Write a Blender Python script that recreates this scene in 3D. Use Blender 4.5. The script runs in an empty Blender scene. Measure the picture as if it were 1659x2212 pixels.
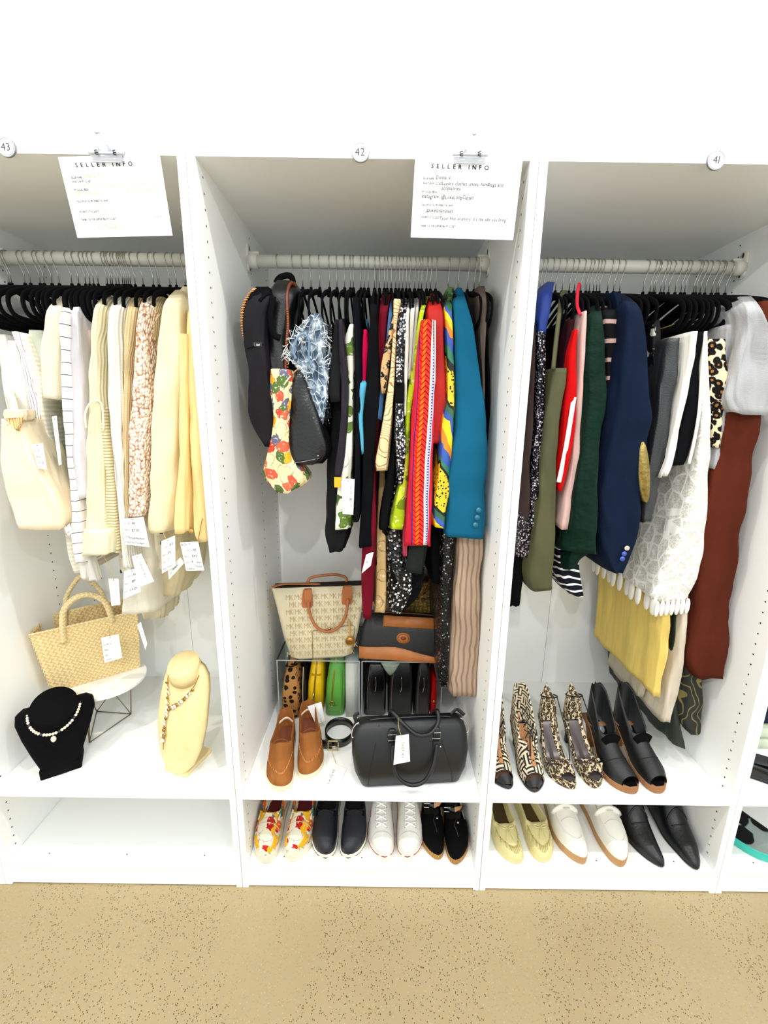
import bpy, math, random
import numpy as np
from mathutils import Vector, Matrix

# ------------------------------------------------------------------ camera, world, lights, exposure
SC = bpy.context.scene
COL = SC.collection
FPX, PITCH, ROLL, YAW = 902.5515, 0.222353, -0.0141758, 0.0009493   # focal length in pixels of the 1659x2212 frame
CAM = Vector((0.0551375, -1.0287668, 1.4593547))
_f = Vector((math.sin(YAW)*math.cos(PITCH), math.cos(YAW)*math.cos(PITCH), -math.sin(PITCH)))
_r0 = Vector((math.cos(YAW), -math.sin(YAW), 0)); _d0 = _f.cross(_r0)
_r = math.cos(ROLL)*_r0 + math.sin(ROLL)*_d0
_d = -math.sin(ROLL)*_r0 + math.cos(ROLL)*_d0
cd = bpy.data.cameras.new('camera'); cam = bpy.data.objects.new('camera', cd); COL.objects.link(cam)
cd.sensor_fit = 'HORIZONTAL'; cd.sensor_width = 36; cd.lens = 36*FPX/1659; cd.clip_start = .05
cam.matrix_world = Matrix(((_r.x, -_d.x, -_f.x, CAM.x), (_r.y, -_d.y, -_f.y, CAM.y), (_r.z, -_d.z, -_f.z, CAM.z), (0, 0, 0, 1)))
SC.camera = cam
vs = SC.view_settings
SC.display_settings.display_device = 'sRGB'
vs.view_transform = 'Standard'; vs.look = 'None'; vs.gamma = 1; vs.use_curve_mapping = False
vs.exposure = 0.0
w = bpy.data.worlds.new('room_light'); SC.world = w; w.use_nodes = True
w.node_tree.nodes['Background'].inputs[0].default_value = (.955, 1, 1, 1)
w.node_tree.nodes['Background'].inputs[1].default_value = 1.5
def spot(name, loc, target, power, col=(1, 1, 1), size=120, r=.03, blend=.6):
    l = bpy.data.lights.new(name, 'SPOT'); l.energy = power; l.color = col; l.spot_size = math.radians(size); l.spot_blend = blend; l.shadow_soft_size = r
    o = bpy.data.objects.new(name, l); COL.objects.link(o); o.location = loc
    o.rotation_euler = (Vector(target)-Vector(loc)).to_track_quat('-Z', 'Y').to_euler()
    return o
for _x, _p, _c in ((-1.55, 85, (1, .93, .80)), (.1, 60, (1, .98, .94)), (1.7, 80, (1, 1, .98))):
    spot('track_spot', (_x, -.68, 3.40), (_x*.8, .1, .9), _p, _c)
for _x, _p, _c in ((-1.25, 58, (1, .95, .86)), (.1, 62, (1, 1, .97)), (1.45, 58, (1, 1, .99))):
    spot('track_spot', (_x, -2.5, 3.0), (_x*.75, .3, 1.0), _p, _c, 100)

def U(px, py, Y=None, X=None, Z=None):
    """Point in the scene along the photo pixel's ray, at a known depth / side / height plane."""
    d = _r*((px-829.5)/FPX) + _d*((py-1106)/FPX) + _f
    if Y is not None: t = (Y-CAM.y)/d.y
    elif X is not None: t = (X-CAM.x)/d.x
    else: t = (Z-CAM.z)/d.z
    return CAM + d*t

# ------------------------------------------------------------------ objects
XF = [Matrix()]
def setxf(loc=(0, 0, 0), rz=0, rx=0, ry=0, s=1):
    XF[0] = Matrix.Translation(loc) @ Matrix.Rotation(rz, 4, 'Z') @ Matrix.Rotation(rx, 4, 'X') @ Matrix.Rotation(ry, 4, 'Y') @ Matrix.Scale(s, 4)
def noxf(): XF[0] = Matrix()

def tag(o, label=None, cat=None, group=None, kind=None):
    if label: o['label'] = label
    if cat: o['category'] = cat
    if group: o['group'] = group
    if kind: o['kind'] = kind
    return o
def adopt(o, parent):
    o.parent = parent; o.matrix_parent_inverse = Matrix.Translation(parent.location).inverted()
def thing(name, label, cat, loc=(0, 0, 0), group=None):
    o = bpy.data.objects.new(name, None); COL.objects.link(o); o.empty_display_size = .05
    o.location = XF[0] @ Vector(loc)
    return tag(o, label, cat, group)
def obj(name, verts, faces, mat, parent=None, uv=None, smooth=True, label=None, cat=None, group=None, kind=None, recenter=True):
    """One mesh object. verts are in the current local frame XF; every mesh gets a UV map in metres."""
    me = bpy.data.meshes.new(name)
    V0 = [Vector(v) for v in verts]
    V = [XF[0] @ v for v in V0]
    if recenter and V:
        lo = Vector((min(v.x for v in V), min(v.y for v in V), min(v.z for v in V))); hi = Vector((max(v.x for v in V), max(v.y for v in V), max(v.z for v in V)))
        c = Vector(((lo.x+hi.x)/2, (lo.y+hi.y)/2, lo.z))
    else: c = Vector()
    me.from_pydata([tuple(v-c) for v in V], [], faces)
    ul = me.uv_layers.new(name='UVMap')
    flat = []
    if uv is not None:
        for f in uv: flat.extend(f)
    else:
        for f in faces:
            a, b, d = V0[f[0]], V0[f[1]], V0[f[2]]
            n = (b-a).cross(d-a); n = (abs(n.x), abs(n.y), abs(n.z))
            if n[2] >= n[0] and n[2] >= n[1]: flat.extend((V0[i].x, V0[i].y) for i in f)
            elif n[0] >= n[1]: flat.extend((V0[i].y, V0[i].z) for i in f)
            else: flat.extend((V0[i].x, V0[i].z) for i in f)
    ul.data.foreach_set('uv', np.array(flat, dtype=np.float32).ravel())
    if isinstance(mat, (list, tuple)):
        for m in mat: me.materials.append(m)
    elif mat: me.materials.append(mat)
    if smooth: me.polygons.foreach_set('use_smooth', [True]*len(faces))
    me.update()
    o = bpy.data.objects.new(name, me); COL.objects.link(o); o.location = c
    if parent is not None: adopt(o, parent)
    return tag(o, label, cat, group, kind)

class B:
    """Collects shapes for one mesh."""
    def __init__(s): s.v = []; s.f = []
    def add(s, v, f):
        n = len(s.v); s.v += [tuple(a) for a in v]; s.f += [tuple(i+n for i in q) for q in f]; return s
    def box(s, x0, x1, y0, y1, z0, z1, b=0):
        if b <= 0:
            v = [(x, y, z) for z in (z0, z1) for y in (y0, y1) for x in (x0, x1)]
            return s.add(v, [(0, 2, 3, 1), (4, 5, 7, 6), (0, 1, 5, 4), (2, 6, 7, 3), (0, 4, 6, 2), (1, 3, 7, 5)])
        rings = []
        for z, i in ((z0, b), (z0+b, 0), (z1-b, 0), (z1, b)):
            rings.append(rrect((x0+x1)/2, (y0+y1)/2, z, (x1-x0)/2-i, (y1-y0)/2-i, b, 2))
        return s.loft(rings, True, True)
    def loft(s, rings, cap0=False, cap1=False, closed=True):
        n = len(rings[0]); v = [p for r in rings for p in r]; f = []
        for i in range(len(rings)-1):
            for k in range(n if closed else n-1):
                a = i*n+k; b = i*n+(k+1) % n
                f.append((a, b, b+n, a+n))
        if cap0: f.append(tuple(range(n-1, -1, -1)))
        if cap1: f.append(tuple((len(rings)-1)*n+k for k in range(n)))
        return s.add(v, f)
    def tube(s, pts, r, n=8, caps=True, flat=None, up=(0, 0, 1), closed=False):
        """Tube along pts; r may be a list; flat=(a,b) gives an elliptical section (a across, b along up)."""
        P = [Vector(p) for p in pts]; m = len(P); rings = []
        prev = None
        for i, p in enumerate(P):
            if closed: t = P[(i+1) % m]-P[i-1]
            else: t = P[min(i+1, m-1)]-P[max(i-1, 0)]
            t.normalize()
            if flat:
                u = Vector(up); u = u-t*u.dot(t)
                if u.length < 1e-4: u = prev or Vector((1, 0, 0))
                u.normalize(); prev = u
            else:
                u = prev if prev is not None else (Vector((0, 0, 1)) if abs(t.z) < .9 else Vector((1, 0, 0)))
                u = u-t*u.dot(t); u.normalize(); prev = u
            w_ = t.cross(u)
            rr = r[i] if isinstance(r, (list, tuple)) else r
            a, b = flat if flat else (rr, rr)
            rings.append([p+w_*(a*math.cos(2*math.pi*k/n))+u*(b*math.sin(2*math.pi*k/n)) for k in range(n)])
        if closed: rings.append(rings[0])
        return s.loft(rings, caps and not closed, caps and not closed)
    def disc(s, c, nrm, r, t=0, n=16, ry=None):
        c = Vector(c); nrm = Vector(nrm).normalized(); u = nrm.orthogonal().normalized() if abs(nrm.z) > .9 else Vector((0, 0, 1)).cross(nrm).normalized()
        w_ = nrm.cross(u); ry = ry or r
        r1 = [c+u*r*math.cos(2*math.pi*k/n)+w_*ry*math.sin(2*math.pi*k/n) for k in range(n)]
        if t == 0: return s.add(r1, [tuple(range(n))])
        return s.loft([r1, [p+nrm*t for p in r1]], True, True)
    def ball(s, c, r, n=8, m=6, sz=1):
        c = Vector(c); rings = []
        for i in range(1, m):
            a = math.pi*i/m
            rings.append([c+Vector((r*math.sin(a)*math.cos(2*math.pi*k/n), r*math.sin(a)*math.sin(2*math.pi*k/n), -r*sz*math.cos(a))) for k in range(n)])
        return s.loft(rings, True, True)
    def out(s, name, mat, parent=None, **k): return obj(name, s.v, s.f, mat, parent, **k)
def rrect(cx, cy, z, hx, hy, r, n=3):
    r = min(r, hx, hy); p = []
    for sx, sy, a0 in ((1, 1, 0), (-1, 1, 90), (-1, -1, 180), (1, -1, 270)):
        for k in range(n+1):
            a = math.radians(a0+90*k/n); p.append((cx+sx*(hx-r)+r*math.cos(a), cy+sy*(hy-r)+r*math.sin(a), z))
    return p
def cr(pts, n=6):
    """Catmull-Rom through points."""
    P = [Vector(p) for p in pts]; o = []
    for i in range(len(P)-1):
        a, b, c, d = P[max(i-1, 0)], P[i], P[i+1], P[min(i+2, len(P)-1)]
        for k in range(n):
            t = k/n
            o.append(.5*((2*b)+(c-a)*t+(2*a-5*b+4*c-d)*t*t+(3*b-a-3*c+d)*t**3))
    o.append(P[-1]); return o

# ------------------------------------------------------------------ materials
def lin(c): return tuple(((x/255)/12.92 if x/255 <= .04045 else ((x/255+.055)/1.055)**2.4)**1.27 for x in c[:3])+(1,)
class T:
    """Small helper for building one node material."""
    def __init__(s, name):
        s.m = bpy.data.materials.new(name); s.m.use_nodes = True; s.t = s.m.node_tree; s.b = s.t.nodes['Principled BSDF']
        s._uv = None
    def n(s, k): return s.t.nodes.new(k)
    def ln(s, a, b):
        if isinstance(a, (int, float)): b.default_value = a
        elif isinstance(a, tuple): b.default_value = a
        else: s.t.links.new(a, b)
    def uv(s):
        if s._uv is None: s._uv = s.n('ShaderNodeUVMap').outputs[0]
        return s._uv
    def sc(s, x, y=None, rot=0, off=(0, 0)):
        q = s.n('ShaderNodeMapping'); s.ln(s.uv(), q.inputs[0]); q.inputs[3].default_value = (x, y if y is not None else x, 1)
        q.inputs[2].default_value = (0, 0, rot); q.inputs[1].default_value = (off[0], off[1], 0)
        return q.outputs[0]
    def xy(s, v=None):
        q = s.n('ShaderNodeSeparateXYZ'); s.ln(v or s.uv(), q.inputs[0]); return q.outputs[0], q.outputs[1]
    def comb(s, x, y):
        q = s.n('ShaderNodeCombineXYZ'); s.ln(x, q.inputs[0]); s.ln(y, q.inputs[1]); return q.outputs[0]
    def ma(s, op, a, b=0, c=0):
        q = s.n('ShaderNodeMath'); q.operation = op
        for i, x in enumerate((a, b, c)): s.ln(x, q.inputs[i])
        return q.outputs[0]
    def noise(s, v, scale=1, det=2, out=0):
        q = s.n('ShaderNodeTexNoise'); s.ln(v, q.inputs['Vector']); q.inputs['Scale'].default_value = scale; q.inputs['Detail'].default_value = det; return q.outputs[out]
    def vor(s, v, scale=1, feat='F1', out='Distance', rnd=1):
        q = s.n('ShaderNodeTexVoronoi'); q.feature = feat; s.ln(v, q.inputs['Vector']); q.inputs['Scale'].default_value = scale; q.inputs['Randomness'].default_value = rnd; return q.outputs[out]
    def ramp(s, f, stops, const=False):
        q = s.n('ShaderNodeValToRGB'); e = q.color_ramp; e.interpolation = 'CONSTANT' if const else 'LINEAR'
        while len(e.elements) < len(stops): e.elements.new(.5)
        for el, (p, c) in zip(e.elements, stops): el.position = p; el.color = lin(c) if len(c) == 3 and not isinstance(c[0], str) else c
        s.ln(f, q.inputs[0]); return q.outputs[0]
    def mix(s, f, a, b):
        q = s.n('ShaderNodeMix'); q.data_type = 'RGBA'; s.ln(f, q.inputs[0])
        for x, i in ((a, 6), (b, 7)): s.ln(lin(x) if isinstance(x, tuple) and len(x) == 3 else x, q.inputs[i])
        return q.outputs[2]
    def bump(s, h, strength=.3, dist=.004):
        q = s.n('ShaderNodeBump'); q.inputs['Strength'].default_value = strength; q.inputs['Distance'].default_value = dist; s.ln(h, q.inputs['Height']); s.ln(q.outputs[0], s.b.inputs['Normal'])
    def set(s, col=None, rough=.75, metal=0, spec=None, sheen=0, trans=0, alpha=1, coat=0, ior=None):
        b = s.b.inputs
        if col is not None: s.ln(lin(col) if isinstance(col, tuple) else col, b['Base Color'])
        s.ln(rough, b['Roughness']); s.ln(metal, b['Metallic'])
        if spec is not None: b['Specular IOR Level'].default_value = spec
        if sheen: b['Sheen Weight'].default_value = sheen; b['Sheen Roughness'].default_value = .4
        if trans: b['Transmission Weight'].default_value = trans
        if alpha != 1: s.ln(alpha, b['Alpha'])
        if coat: b['Coat Weight'].default_value = coat
        if ior: b['IOR'].default_value = ior
        return s.m
_cache = {}
def plain(name, col, rough=.5, metal=0, **k):
    key = ('p', name)
    if key not in _cache: _cache[key] = T(name).set(col, rough, metal, **k)
    return _cache[key]
def cloth(name, col, rough=.85, var=.12, bs=.7, fold=26, weave=900, sheen=.0, spec=.10, col2=None):
    """Plain woven cloth: faint tonal drift, soft vertical creases and a fine weave relief."""
    if ('c', name) in _cache: return _cache[('c', name)]
    t = T(name)
    n1 = t.noise(t.sc(fold, fold*.18), 1, 2)
    c2 = col2 or tuple(max(0, x*(1-var)) for x in col)
    c = t.mix(n1, tuple(min(255, x*(1+var*.35)) for x in col), c2)
    wv = t.noise(t.sc(weave, weave), 1, 1)
    t.bump(t.ma('ADD', n1, t.ma('MULTIPLY', wv, .12)), bs, .012)
    _cache[('c', name)] = t.set(c, rough, spec=spec, sheen=sheen)
    return _cache[('c', name)]
def knit(name, col, dark, per=.006, horiz=False, depth=.6):
    """Ribbed knit."""
    t = T(name); u, v = t.xy()
    s_ = t.ma('SINE', t.ma('MULTIPLY', v if horiz else u, 2*math.pi/per))
    s2 = t.ma('SINE', t.ma('MULTIPLY', u if horiz else v, 2*math.pi/(per*.7)))
    h = t.ma('ADD', t.ma('MULTIPLY', s_, .5), t.ma('MULTIPLY', s2, .05))
    c = t.mix(t.ma('MULTIPLY_ADD', h, .45, .5), dark, col)
    t.bump(h, depth, .003)
    return t.set(c, .9, spec=.15)
def leather(name, col, rough=.38, sc_=260, bs=.25, var=.2):
    t = T(name); h = t.vor(t.sc(sc_, sc_), 1)
    n1 = t.noise(t.sc(9, 9), 1, 3)
    t.bump(t.ma('ADD', t.ma('MULTIPLY', h, .25), n1), bs, .004)
    return t.set(t.mix(n1, tuple(x*(1+var*.5) for x in col), tuple(x*(1-var) for x in col)), rough, spec=.5)
def leopard(name, base, spot_, core, sc_=45, thin=.55):
    t = T(name); v = t.sc(sc_, sc_)
    nz = t.noise(v, .8, 2, 1)
    q = t.n('ShaderNodeMix'); q.data_type = 'VECTOR'; q.inputs[0].default_value = .35; t.ln(v, q.inputs[4]); t.ln(nz, q.inputs[5])
    d = t.vor(q.outputs[1], 1.4)
    ring = t.ramp(d, [(0, core), (.20, core), (.24, spot_), (.42*thin/.55, spot_), (.47*thin/.55, base), (1, base)])
    t.bump(t.noise(t.sc(700, 700), 1, 1), .2, .002)
    return t.set(ring, .8, spec=.2)
def sequin(name, cols, sc_=170, rough=.25, dark=(14, 14, 20), frac=.34, metal=.35):
    """Overlapping little discs: each cell has its own tilt and tone."""
    t = T(name); v = t.sc(sc_, sc_)
    d = t.vor(v, 1); c = t.vor(v, 1, 'F1', 'Color'); r, g, b = [None]*3
    sp = t.n('ShaderNodeSeparateColor'); t.ln(c, sp.inputs[0]); r, g = sp.outputs[0], sp.outputs[1]
    base = t.ramp(r, [(0, dark)]+[(frac+(1-frac)*i/len(cols), cc) for i, cc in enumerate(cols)], True)
    edge = t.ma('LESS_THAN', d, .52)
    t.bump(t.ma('ADD', t.ma('MULTIPLY', d, .7), t.ma('MULTIPLY', g, 1.2)), 1.0, .004)
    return t.set(t.mix(edge, dark, base), rough, metal)
def floral(name, ground, cols, sc_=28, cover=.5, line=(30, 50, 60)):
    """Printed flowers: warped cells in a few colours over a ground."""
    t = T(name); v = t.sc(sc_, sc_)
    nz = t.noise(v, 1.3, 3, 1)
    q = t.n('ShaderNodeMix'); q.data_type = 'VECTOR'; q.inputs[0].default_value = .45; t.ln(v, q.inputs[4]); t.ln(nz, q.inputs[5])
    d = t.vor(q.outputs[1], 1.5); c = t.vor(q.outputs[1], 1.5, 'F1', 'Color')
    sp = t.n('ShaderNodeSeparateColor'); t.ln(c, sp.inputs[0])
    pet = t.ramp(sp.outputs[0], [(i/len(cols), cc) for i, cc in enumerate(cols)], True)
    vein = t.ma('GREATER_THAN', t.noise(v, 3.2, 2), .62)
    pet = t.mix(t.ma('MULTIPLY', vein, .45), pet, (255, 245, 225))
    inn = t.ma('LESS_THAN', d, cover)
    e = t.ma('MULTIPLY', inn, t.ma('GREATER_THAN', d, cover-.05))
    col = t.mix(inn, ground, pet); col = t.mix(t.ma('MULTIPLY', e, .55), col, line)
    return t.set(col, .7, spec=.25)
def stripes(name, ground, line, per, duty, horiz=True, warp=0, second=None):
    t = T(name); u, v = t.xy()
    x = v if horiz else u
    if warp: x = t.ma('ADD', x, t.ma('MULTIPLY', t.noise(t.sc(14, 14), 1, 1), warp))
    f = t.ma('FRACT', t.ma('ADD', t.ma('DIVIDE', x, per), 100))
    c = t.mix(t.ma('LESS_THAN', f, duty), ground, line)
    if second:
        f2 = t.ma('FRACT', t.ma('ADD', t.ma('DIVIDE', v if not horiz else u, second[0]), 100)); c = t.mix(t.ma('LESS_THAN', f2, second[1]), c, line)
    t.bump(t.noise(t.sc(18, 4), 1, 2), .4, .01)
    return t.set(c, .85, spec=.2)
def weave(name, c1, c2, per=.012, rot=.785):
    """Plaited straw."""
    t = T(name); a, b = t.xy(t.sc(1/per, 1/per, rot))
    fa = t.ma('ABSOLUTE', t.ma('SUBTRACT', t.ma('FRACT', t.ma('ADD', a, 100)), .5)); fb = t.ma('ABSOLUTE', t.ma('SUBTRACT', t.ma('FRACT', t.ma('ADD', b, 100)), .5))
    ck = t.ma('MODULO', t.ma('ADD', t.ma('FLOOR', t.ma('ADD', a, 100)), t.ma('FLOOR', t.ma('ADD', b, 100))), 2)
    ha = t.ma('SUBTRACT', .5, fa); hb = t.ma('SUBTRACT', .5, fb)
    h = t.ma('ADD', t.ma('MULTIPLY', ck, ha), t.ma('MULTIPLY', t.ma('SUBTRACT', 1, ck), hb))
    fine = t.noise(t.sc(260, 60, rot), 1, 2)
    c = t.mix(t.ma('MULTIPLY', h, 2), c2, c1); c = t.mix(t.ma('MULTIPLY', t.ma('SUBTRACT', fine, .4), .8), c, c2)
    t.bump(h, .8, .004)
    return t.set(c, .75, spec=.25)

# ------------------------------------------------------------------ lettering from the built-in font, flat print on a surface
GL = {}
def _glyphs():
    tmp = []
    for ch in 'ABCDEFGHIJKLMNOPQRSTUVWXYZabcdefghijklmnopqrstuvwxyz0123456789#$@&.,:/!?\'"-+~':
        c = bpy.data.curves.new('glyph', 'FONT'); c.body = ch; c.resolution_u = 2; c.size = 1
        o = bpy.data.objects.new('glyph', c); COL.objects.link(o); tmp.append((ch, o, c))
    dg = bpy.context.evaluated_depsgraph_get()
    for ch, o, c in tmp:
        m = o.evaluated_get(dg).to_mesh()
        GL[ch] = ([(v.co.x, v.co.y) for v in m.vertices], [tuple(p.vertices) for p in m.polygons])
    for ch, o, c in tmp:
        bpy.data.objects.remove(o); bpy.data.curves.remove(c)
_glyphs()
def lay(s, size, track=.12, shear=0, xs=1, bold=0, jit=0, rnd=None):
    """2-D triangles of a line of lettering; returns verts, faces, width."""
    V, F = [], []; x = 0
    for ch in s:
        if ch == ' ': x += .34; continue
        g = GL.get(ch)
        if not g or not g[0]: continue
        x0 = min(p[0] for p in g[0]); x1 = max(p[0] for p in g[0]); n = len(V); dy = (rnd.uniform(-jit, jit) if rnd else 0)
        V += [((x+p[0]-x0+shear*p[1])*size*xs, (p[1]+dy)*size) for p in g[0]]
        F += [tuple(i+n for i in f) for f in g[1]]
        for b_ in ((bold, 0), (bold, bold*.6)) if bold else ():
            n = len(V); V += [((x+p[0]-x0+shear*p[1]+b_[0])*size*xs, (p[1]+dy+b_[1])*size) for p in g[0]]; F += [tuple(i+n for i in f) for f in g[1]]
        x += (x1-x0)+track
    return V, F, x*size*xs
def lettering(name, lines, org, right, up, mat, parent, off=.0006, centre=False, **k):
    """lines: (text, x, y, size, opts) on the plane through org."""
    org, right, up = Vector(org), Vector(right).normalized(), Vector(up).normalized(); nrm = right.cross(up)
    b = B(); rnd = random.Random(5)
    for s, x, y, size, o in lines:
        V, F, wd = lay(s, size, rnd=rnd, **o)
        x0 = x-wd/2 if centre else x
        b.add([org+right*(x0+p[0])+up*(y+p[1])+nrm*off for p in V], F)
    return b.out(name, mat, parent, smooth=False, **k)
# ------------------------------------------------------------------ room shell
WHITE = plain('white_melamine', (250, 251, 249), .42)
def _wall():
    t = T('painted_wall'); t.bump(t.noise(t.sc(220, 220), 1, 2), .08, .002); return t.set((236, 236, 236), .7)
WALLM = _wall()
def _floor():
    t = T('polished_concrete'); uv = t.uv()
    big = t.noise(t.sc(2.2, 2.2), 1, 4)
    mid = t.noise(t.sc(60, 60), 1, 4)
    base = t.mix(big, (192, 176, 142), (172, 155, 120))
    base = t.mix(t.ma('MULTIPLY', t.ma('SUBTRACT', mid, .35), 1.1), base, (176, 164, 140))
    chips = t.vor(t.sc(250, 250), 1, 'F1', 'Distance'); cc = t.vor(t.sc(250, 250), 1, 'F1', 'Color')
    sp = t.n('ShaderNodeSeparateColor'); t.ln(cc, sp.inputs[0])
    light = t.ma('MULTIPLY', t.ma('LESS_THAN', chips, .33), t.ma('GREATER_THAN', sp.outputs[0], .90))
    dark = t.ma('MULTIPLY', t.ma('LESS_THAN', t.ma('ADD', chips, t.ma('MULTIPLY', mid, .35)), .53), t.ma('LESS_THAN', sp.outputs[0], .26))
    dens = t.ma('GREATER_THAN', t.noise(t.sc(5, 2.0), 1, 2), .46)
    dark = t.ma('MULTIPLY', dark, t.ma('MULTIPLY_ADD', dens, .75, .25))
    c = t.mix(t.ma('MULTIPLY', light, .7), base, (200, 186, 156)); c = t.mix(t.ma('MULTIPLY', dark, .85), c, (84, 66, 34))
    t.bump(t.ma('SUBTRACT', mid, dark), .12, .002)
    return t.set(c, .42, spec=.4)
FLOORM = _floor()
XE = 3.2
B().box(-XE, XE, -3.4, .68, -.05, 0).out('floor', FLOORM, smooth=False, kind='structure', label='polished speckled beige concrete floor')
B().box(-XE, XE, .60, .68, 0, 3.45).out('wall_back', WALLM, smooth=False, kind='structure', label='white painted wall above the wardrobes')
B().box(-XE, XE, .535, .60, 2.70, 3.45).out('trim_1', WALLM, smooth=False, kind='structure', label='white bulkhead along the top of the wall')

# ------------------------------------------------------------------ the wardrobes
TH = .0185; DEP = .575; HT = 2.0135
HOLE = plain('drilled_hole', (70, 66, 56), .9)
GAP = plain('board_joint', (150, 146, 132), .9)
RAILM = plain('white_rail', (232, 231, 222), .35)
def wardrobe(cx, label, seam, shelves=True):
    x0, x1 = cx-.375+.0008, cx+.375-.0008
    t = thing('wardrobe', label, 'wardrobe', (cx, .29, 0), 'open white wardrobes along the wall')
    for a, b_ in ((x0, x0+TH), (x1-TH, x1)):
        B().box(a, b_, 0, DEP, 0, HT, .0008).out('side_panel', WHITE, t, smooth=False)
    B().box(x0+TH, x1-TH, .0015, DEP, 1.995, 2.0105).out('top_panel', WHITE, t, smooth=False)
    B().box(x0+TH, seam-.0008, DEP-.006, DEP, .07, 1.995).out('back_panel', WHITE, t, smooth=False)
    B().box(seam+.0008, x1-TH, DEP-.006, DEP, .07, 1.995).out('back_panel', WHITE, t, smooth=False)
    B().box(x0+TH, x1-TH, DEP, DEP+.004, .07, 1.995).out('back_board', GAP, t, smooth=False)
    B().box(x0+TH+.0006, x1-TH-.0006, .001, DEP-.006, .3375, .3578).out('shelf', WHITE, t, smooth=False)
    B().box(x0+TH+.0006, x1-TH-.0006, .001, DEP-.006, .0715, .0871).out('bottom_panel', WHITE, t, smooth=False)
    B().box(x0+TH, x1-TH, .004, .02, .004, .0714).out('plinth', WHITE, t, smooth=False)
    h = B()
    for sx, nx in ((x0+TH+.0003, 1), (x1-TH-.0003, -1)):
        for y in (.037, .361, .533):
            z = .117
            while z < 1.98:
                if abs(z-.348) > .02: h.disc((sx, y, z), (nx, 0, 0), .0026, 0, 8)
                z += .032
    h.out('shelf_pin_hole', HOLE, t, smooth=False, kind='stuff')
    d = B()
    for fx in (.17, .5, .83): d.disc((x0+fx*.75, .03, .0873), (0, 0, 1), .0022, 0, 8)
    d.out('screw_hole', HOLE, t, smooth=False, kind='stuff')
    # clothes rail between two brackets
    rl = B(); rl.tube([(x0+TH+.004, .335, 1.903), (x1-TH-.004, .335, 1.903)], .0175, 20); rail = rl.out('clothes_rail', RAILM, t)
    for sx, s in ((x0+TH, 1), (x1-TH, -1)):
        b = B()
        rings = []
        for dx in (0, .004, .006):
            q = .0165 if dx < .005 else .0145
            rings.append([(sx+s*dx, .335+q*math.cos(a), 1.911+(.022 if math.sin(a) > 0 else -.022)+q*math.sin(a)) for a in [2*math.pi*k/24 for k in range(24)]])
        b.loft(rings, True, True)
        b.tube([(sx+s*.004, .335, 1.903), (sx+s*.03, .335, 1.903)], .0205, 16)
        b.box(min(sx, sx+s*.034), max(sx, sx+s*.034), .331, .339, 1.920, 1.929)
        br = b.out('rail_bracket', RAILM, t)
        for z in (1.937, 1.884): B().disc((sx+s*.0064, .335, z), (s, 0, 0), .004, 0, 10, .008).out('bracket_slot', HOLE, br, smooth=False)
    return t
wardrobe(-1.5, 'white open wardrobe at the far left edge, only its right board in view', -1.5)
wardrobe(-.75, 'white open wardrobe numbered 43 with cream clothes and two necklace busts', U(412, 1350, Y=.57).x)
wardrobe(0, 'white open wardrobe numbered 42 with colourful clothes, handbags and shoes', .02)
wardrobe(.75, 'white open wardrobe numbered 41 with dark clothes and heeled shoes', U(1180, 1380, Y=.57).x)
wardrobe(1.5, 'white open wardrobe at the far right edge, only a sliver in view', 1.5)

# ------------------------------------------------------------------ number badges
RIM = plain('badge_rim', (150, 152, 156), .4); FACE = plain('badge_face', (246, 246, 246), .5); INK = plain('grey_ink', (96, 98, 104), .8)
for s, px, py, wh in (('43', 13, 317, 'at the left edge of the picture'), ('42', 778.5, 328, 'left of the dark handwritten sheet'), ('41', 1548, 345, 'above the brown suede garment')):
    c = U(px, py, Y=-.004)
    t = thing('number_badge', 'round white badge reading %s %s' % (s, wh), 'badge', (c.x, c.y, c.z-.02), 'round number badges')
    B().disc((c.x, .0, c.z), (0, -1, 0), .0188, .0035, 36).out('rim', RIM, t, smooth=False)
    B().disc((c.x, -.0035, c.z), (0, -1, 0), .0176, .0006, 36).out('face', FACE, t, smooth=False)
    B().tube([(c.x+.0160*math.cos(a), -.0042, c.z+.0160*math.sin(a)) for a in [2*math.pi*k/40 for k in range(40)]], .00035, 5, closed=True).out('ring', INK, t)
    lettering('number', [(s, 0, -.0072, .0205, dict(track=.1))], (c.x, -.0043, c.z), (1, 0, 0), (0, 0, 1), INK, t, centre=True)

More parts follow.
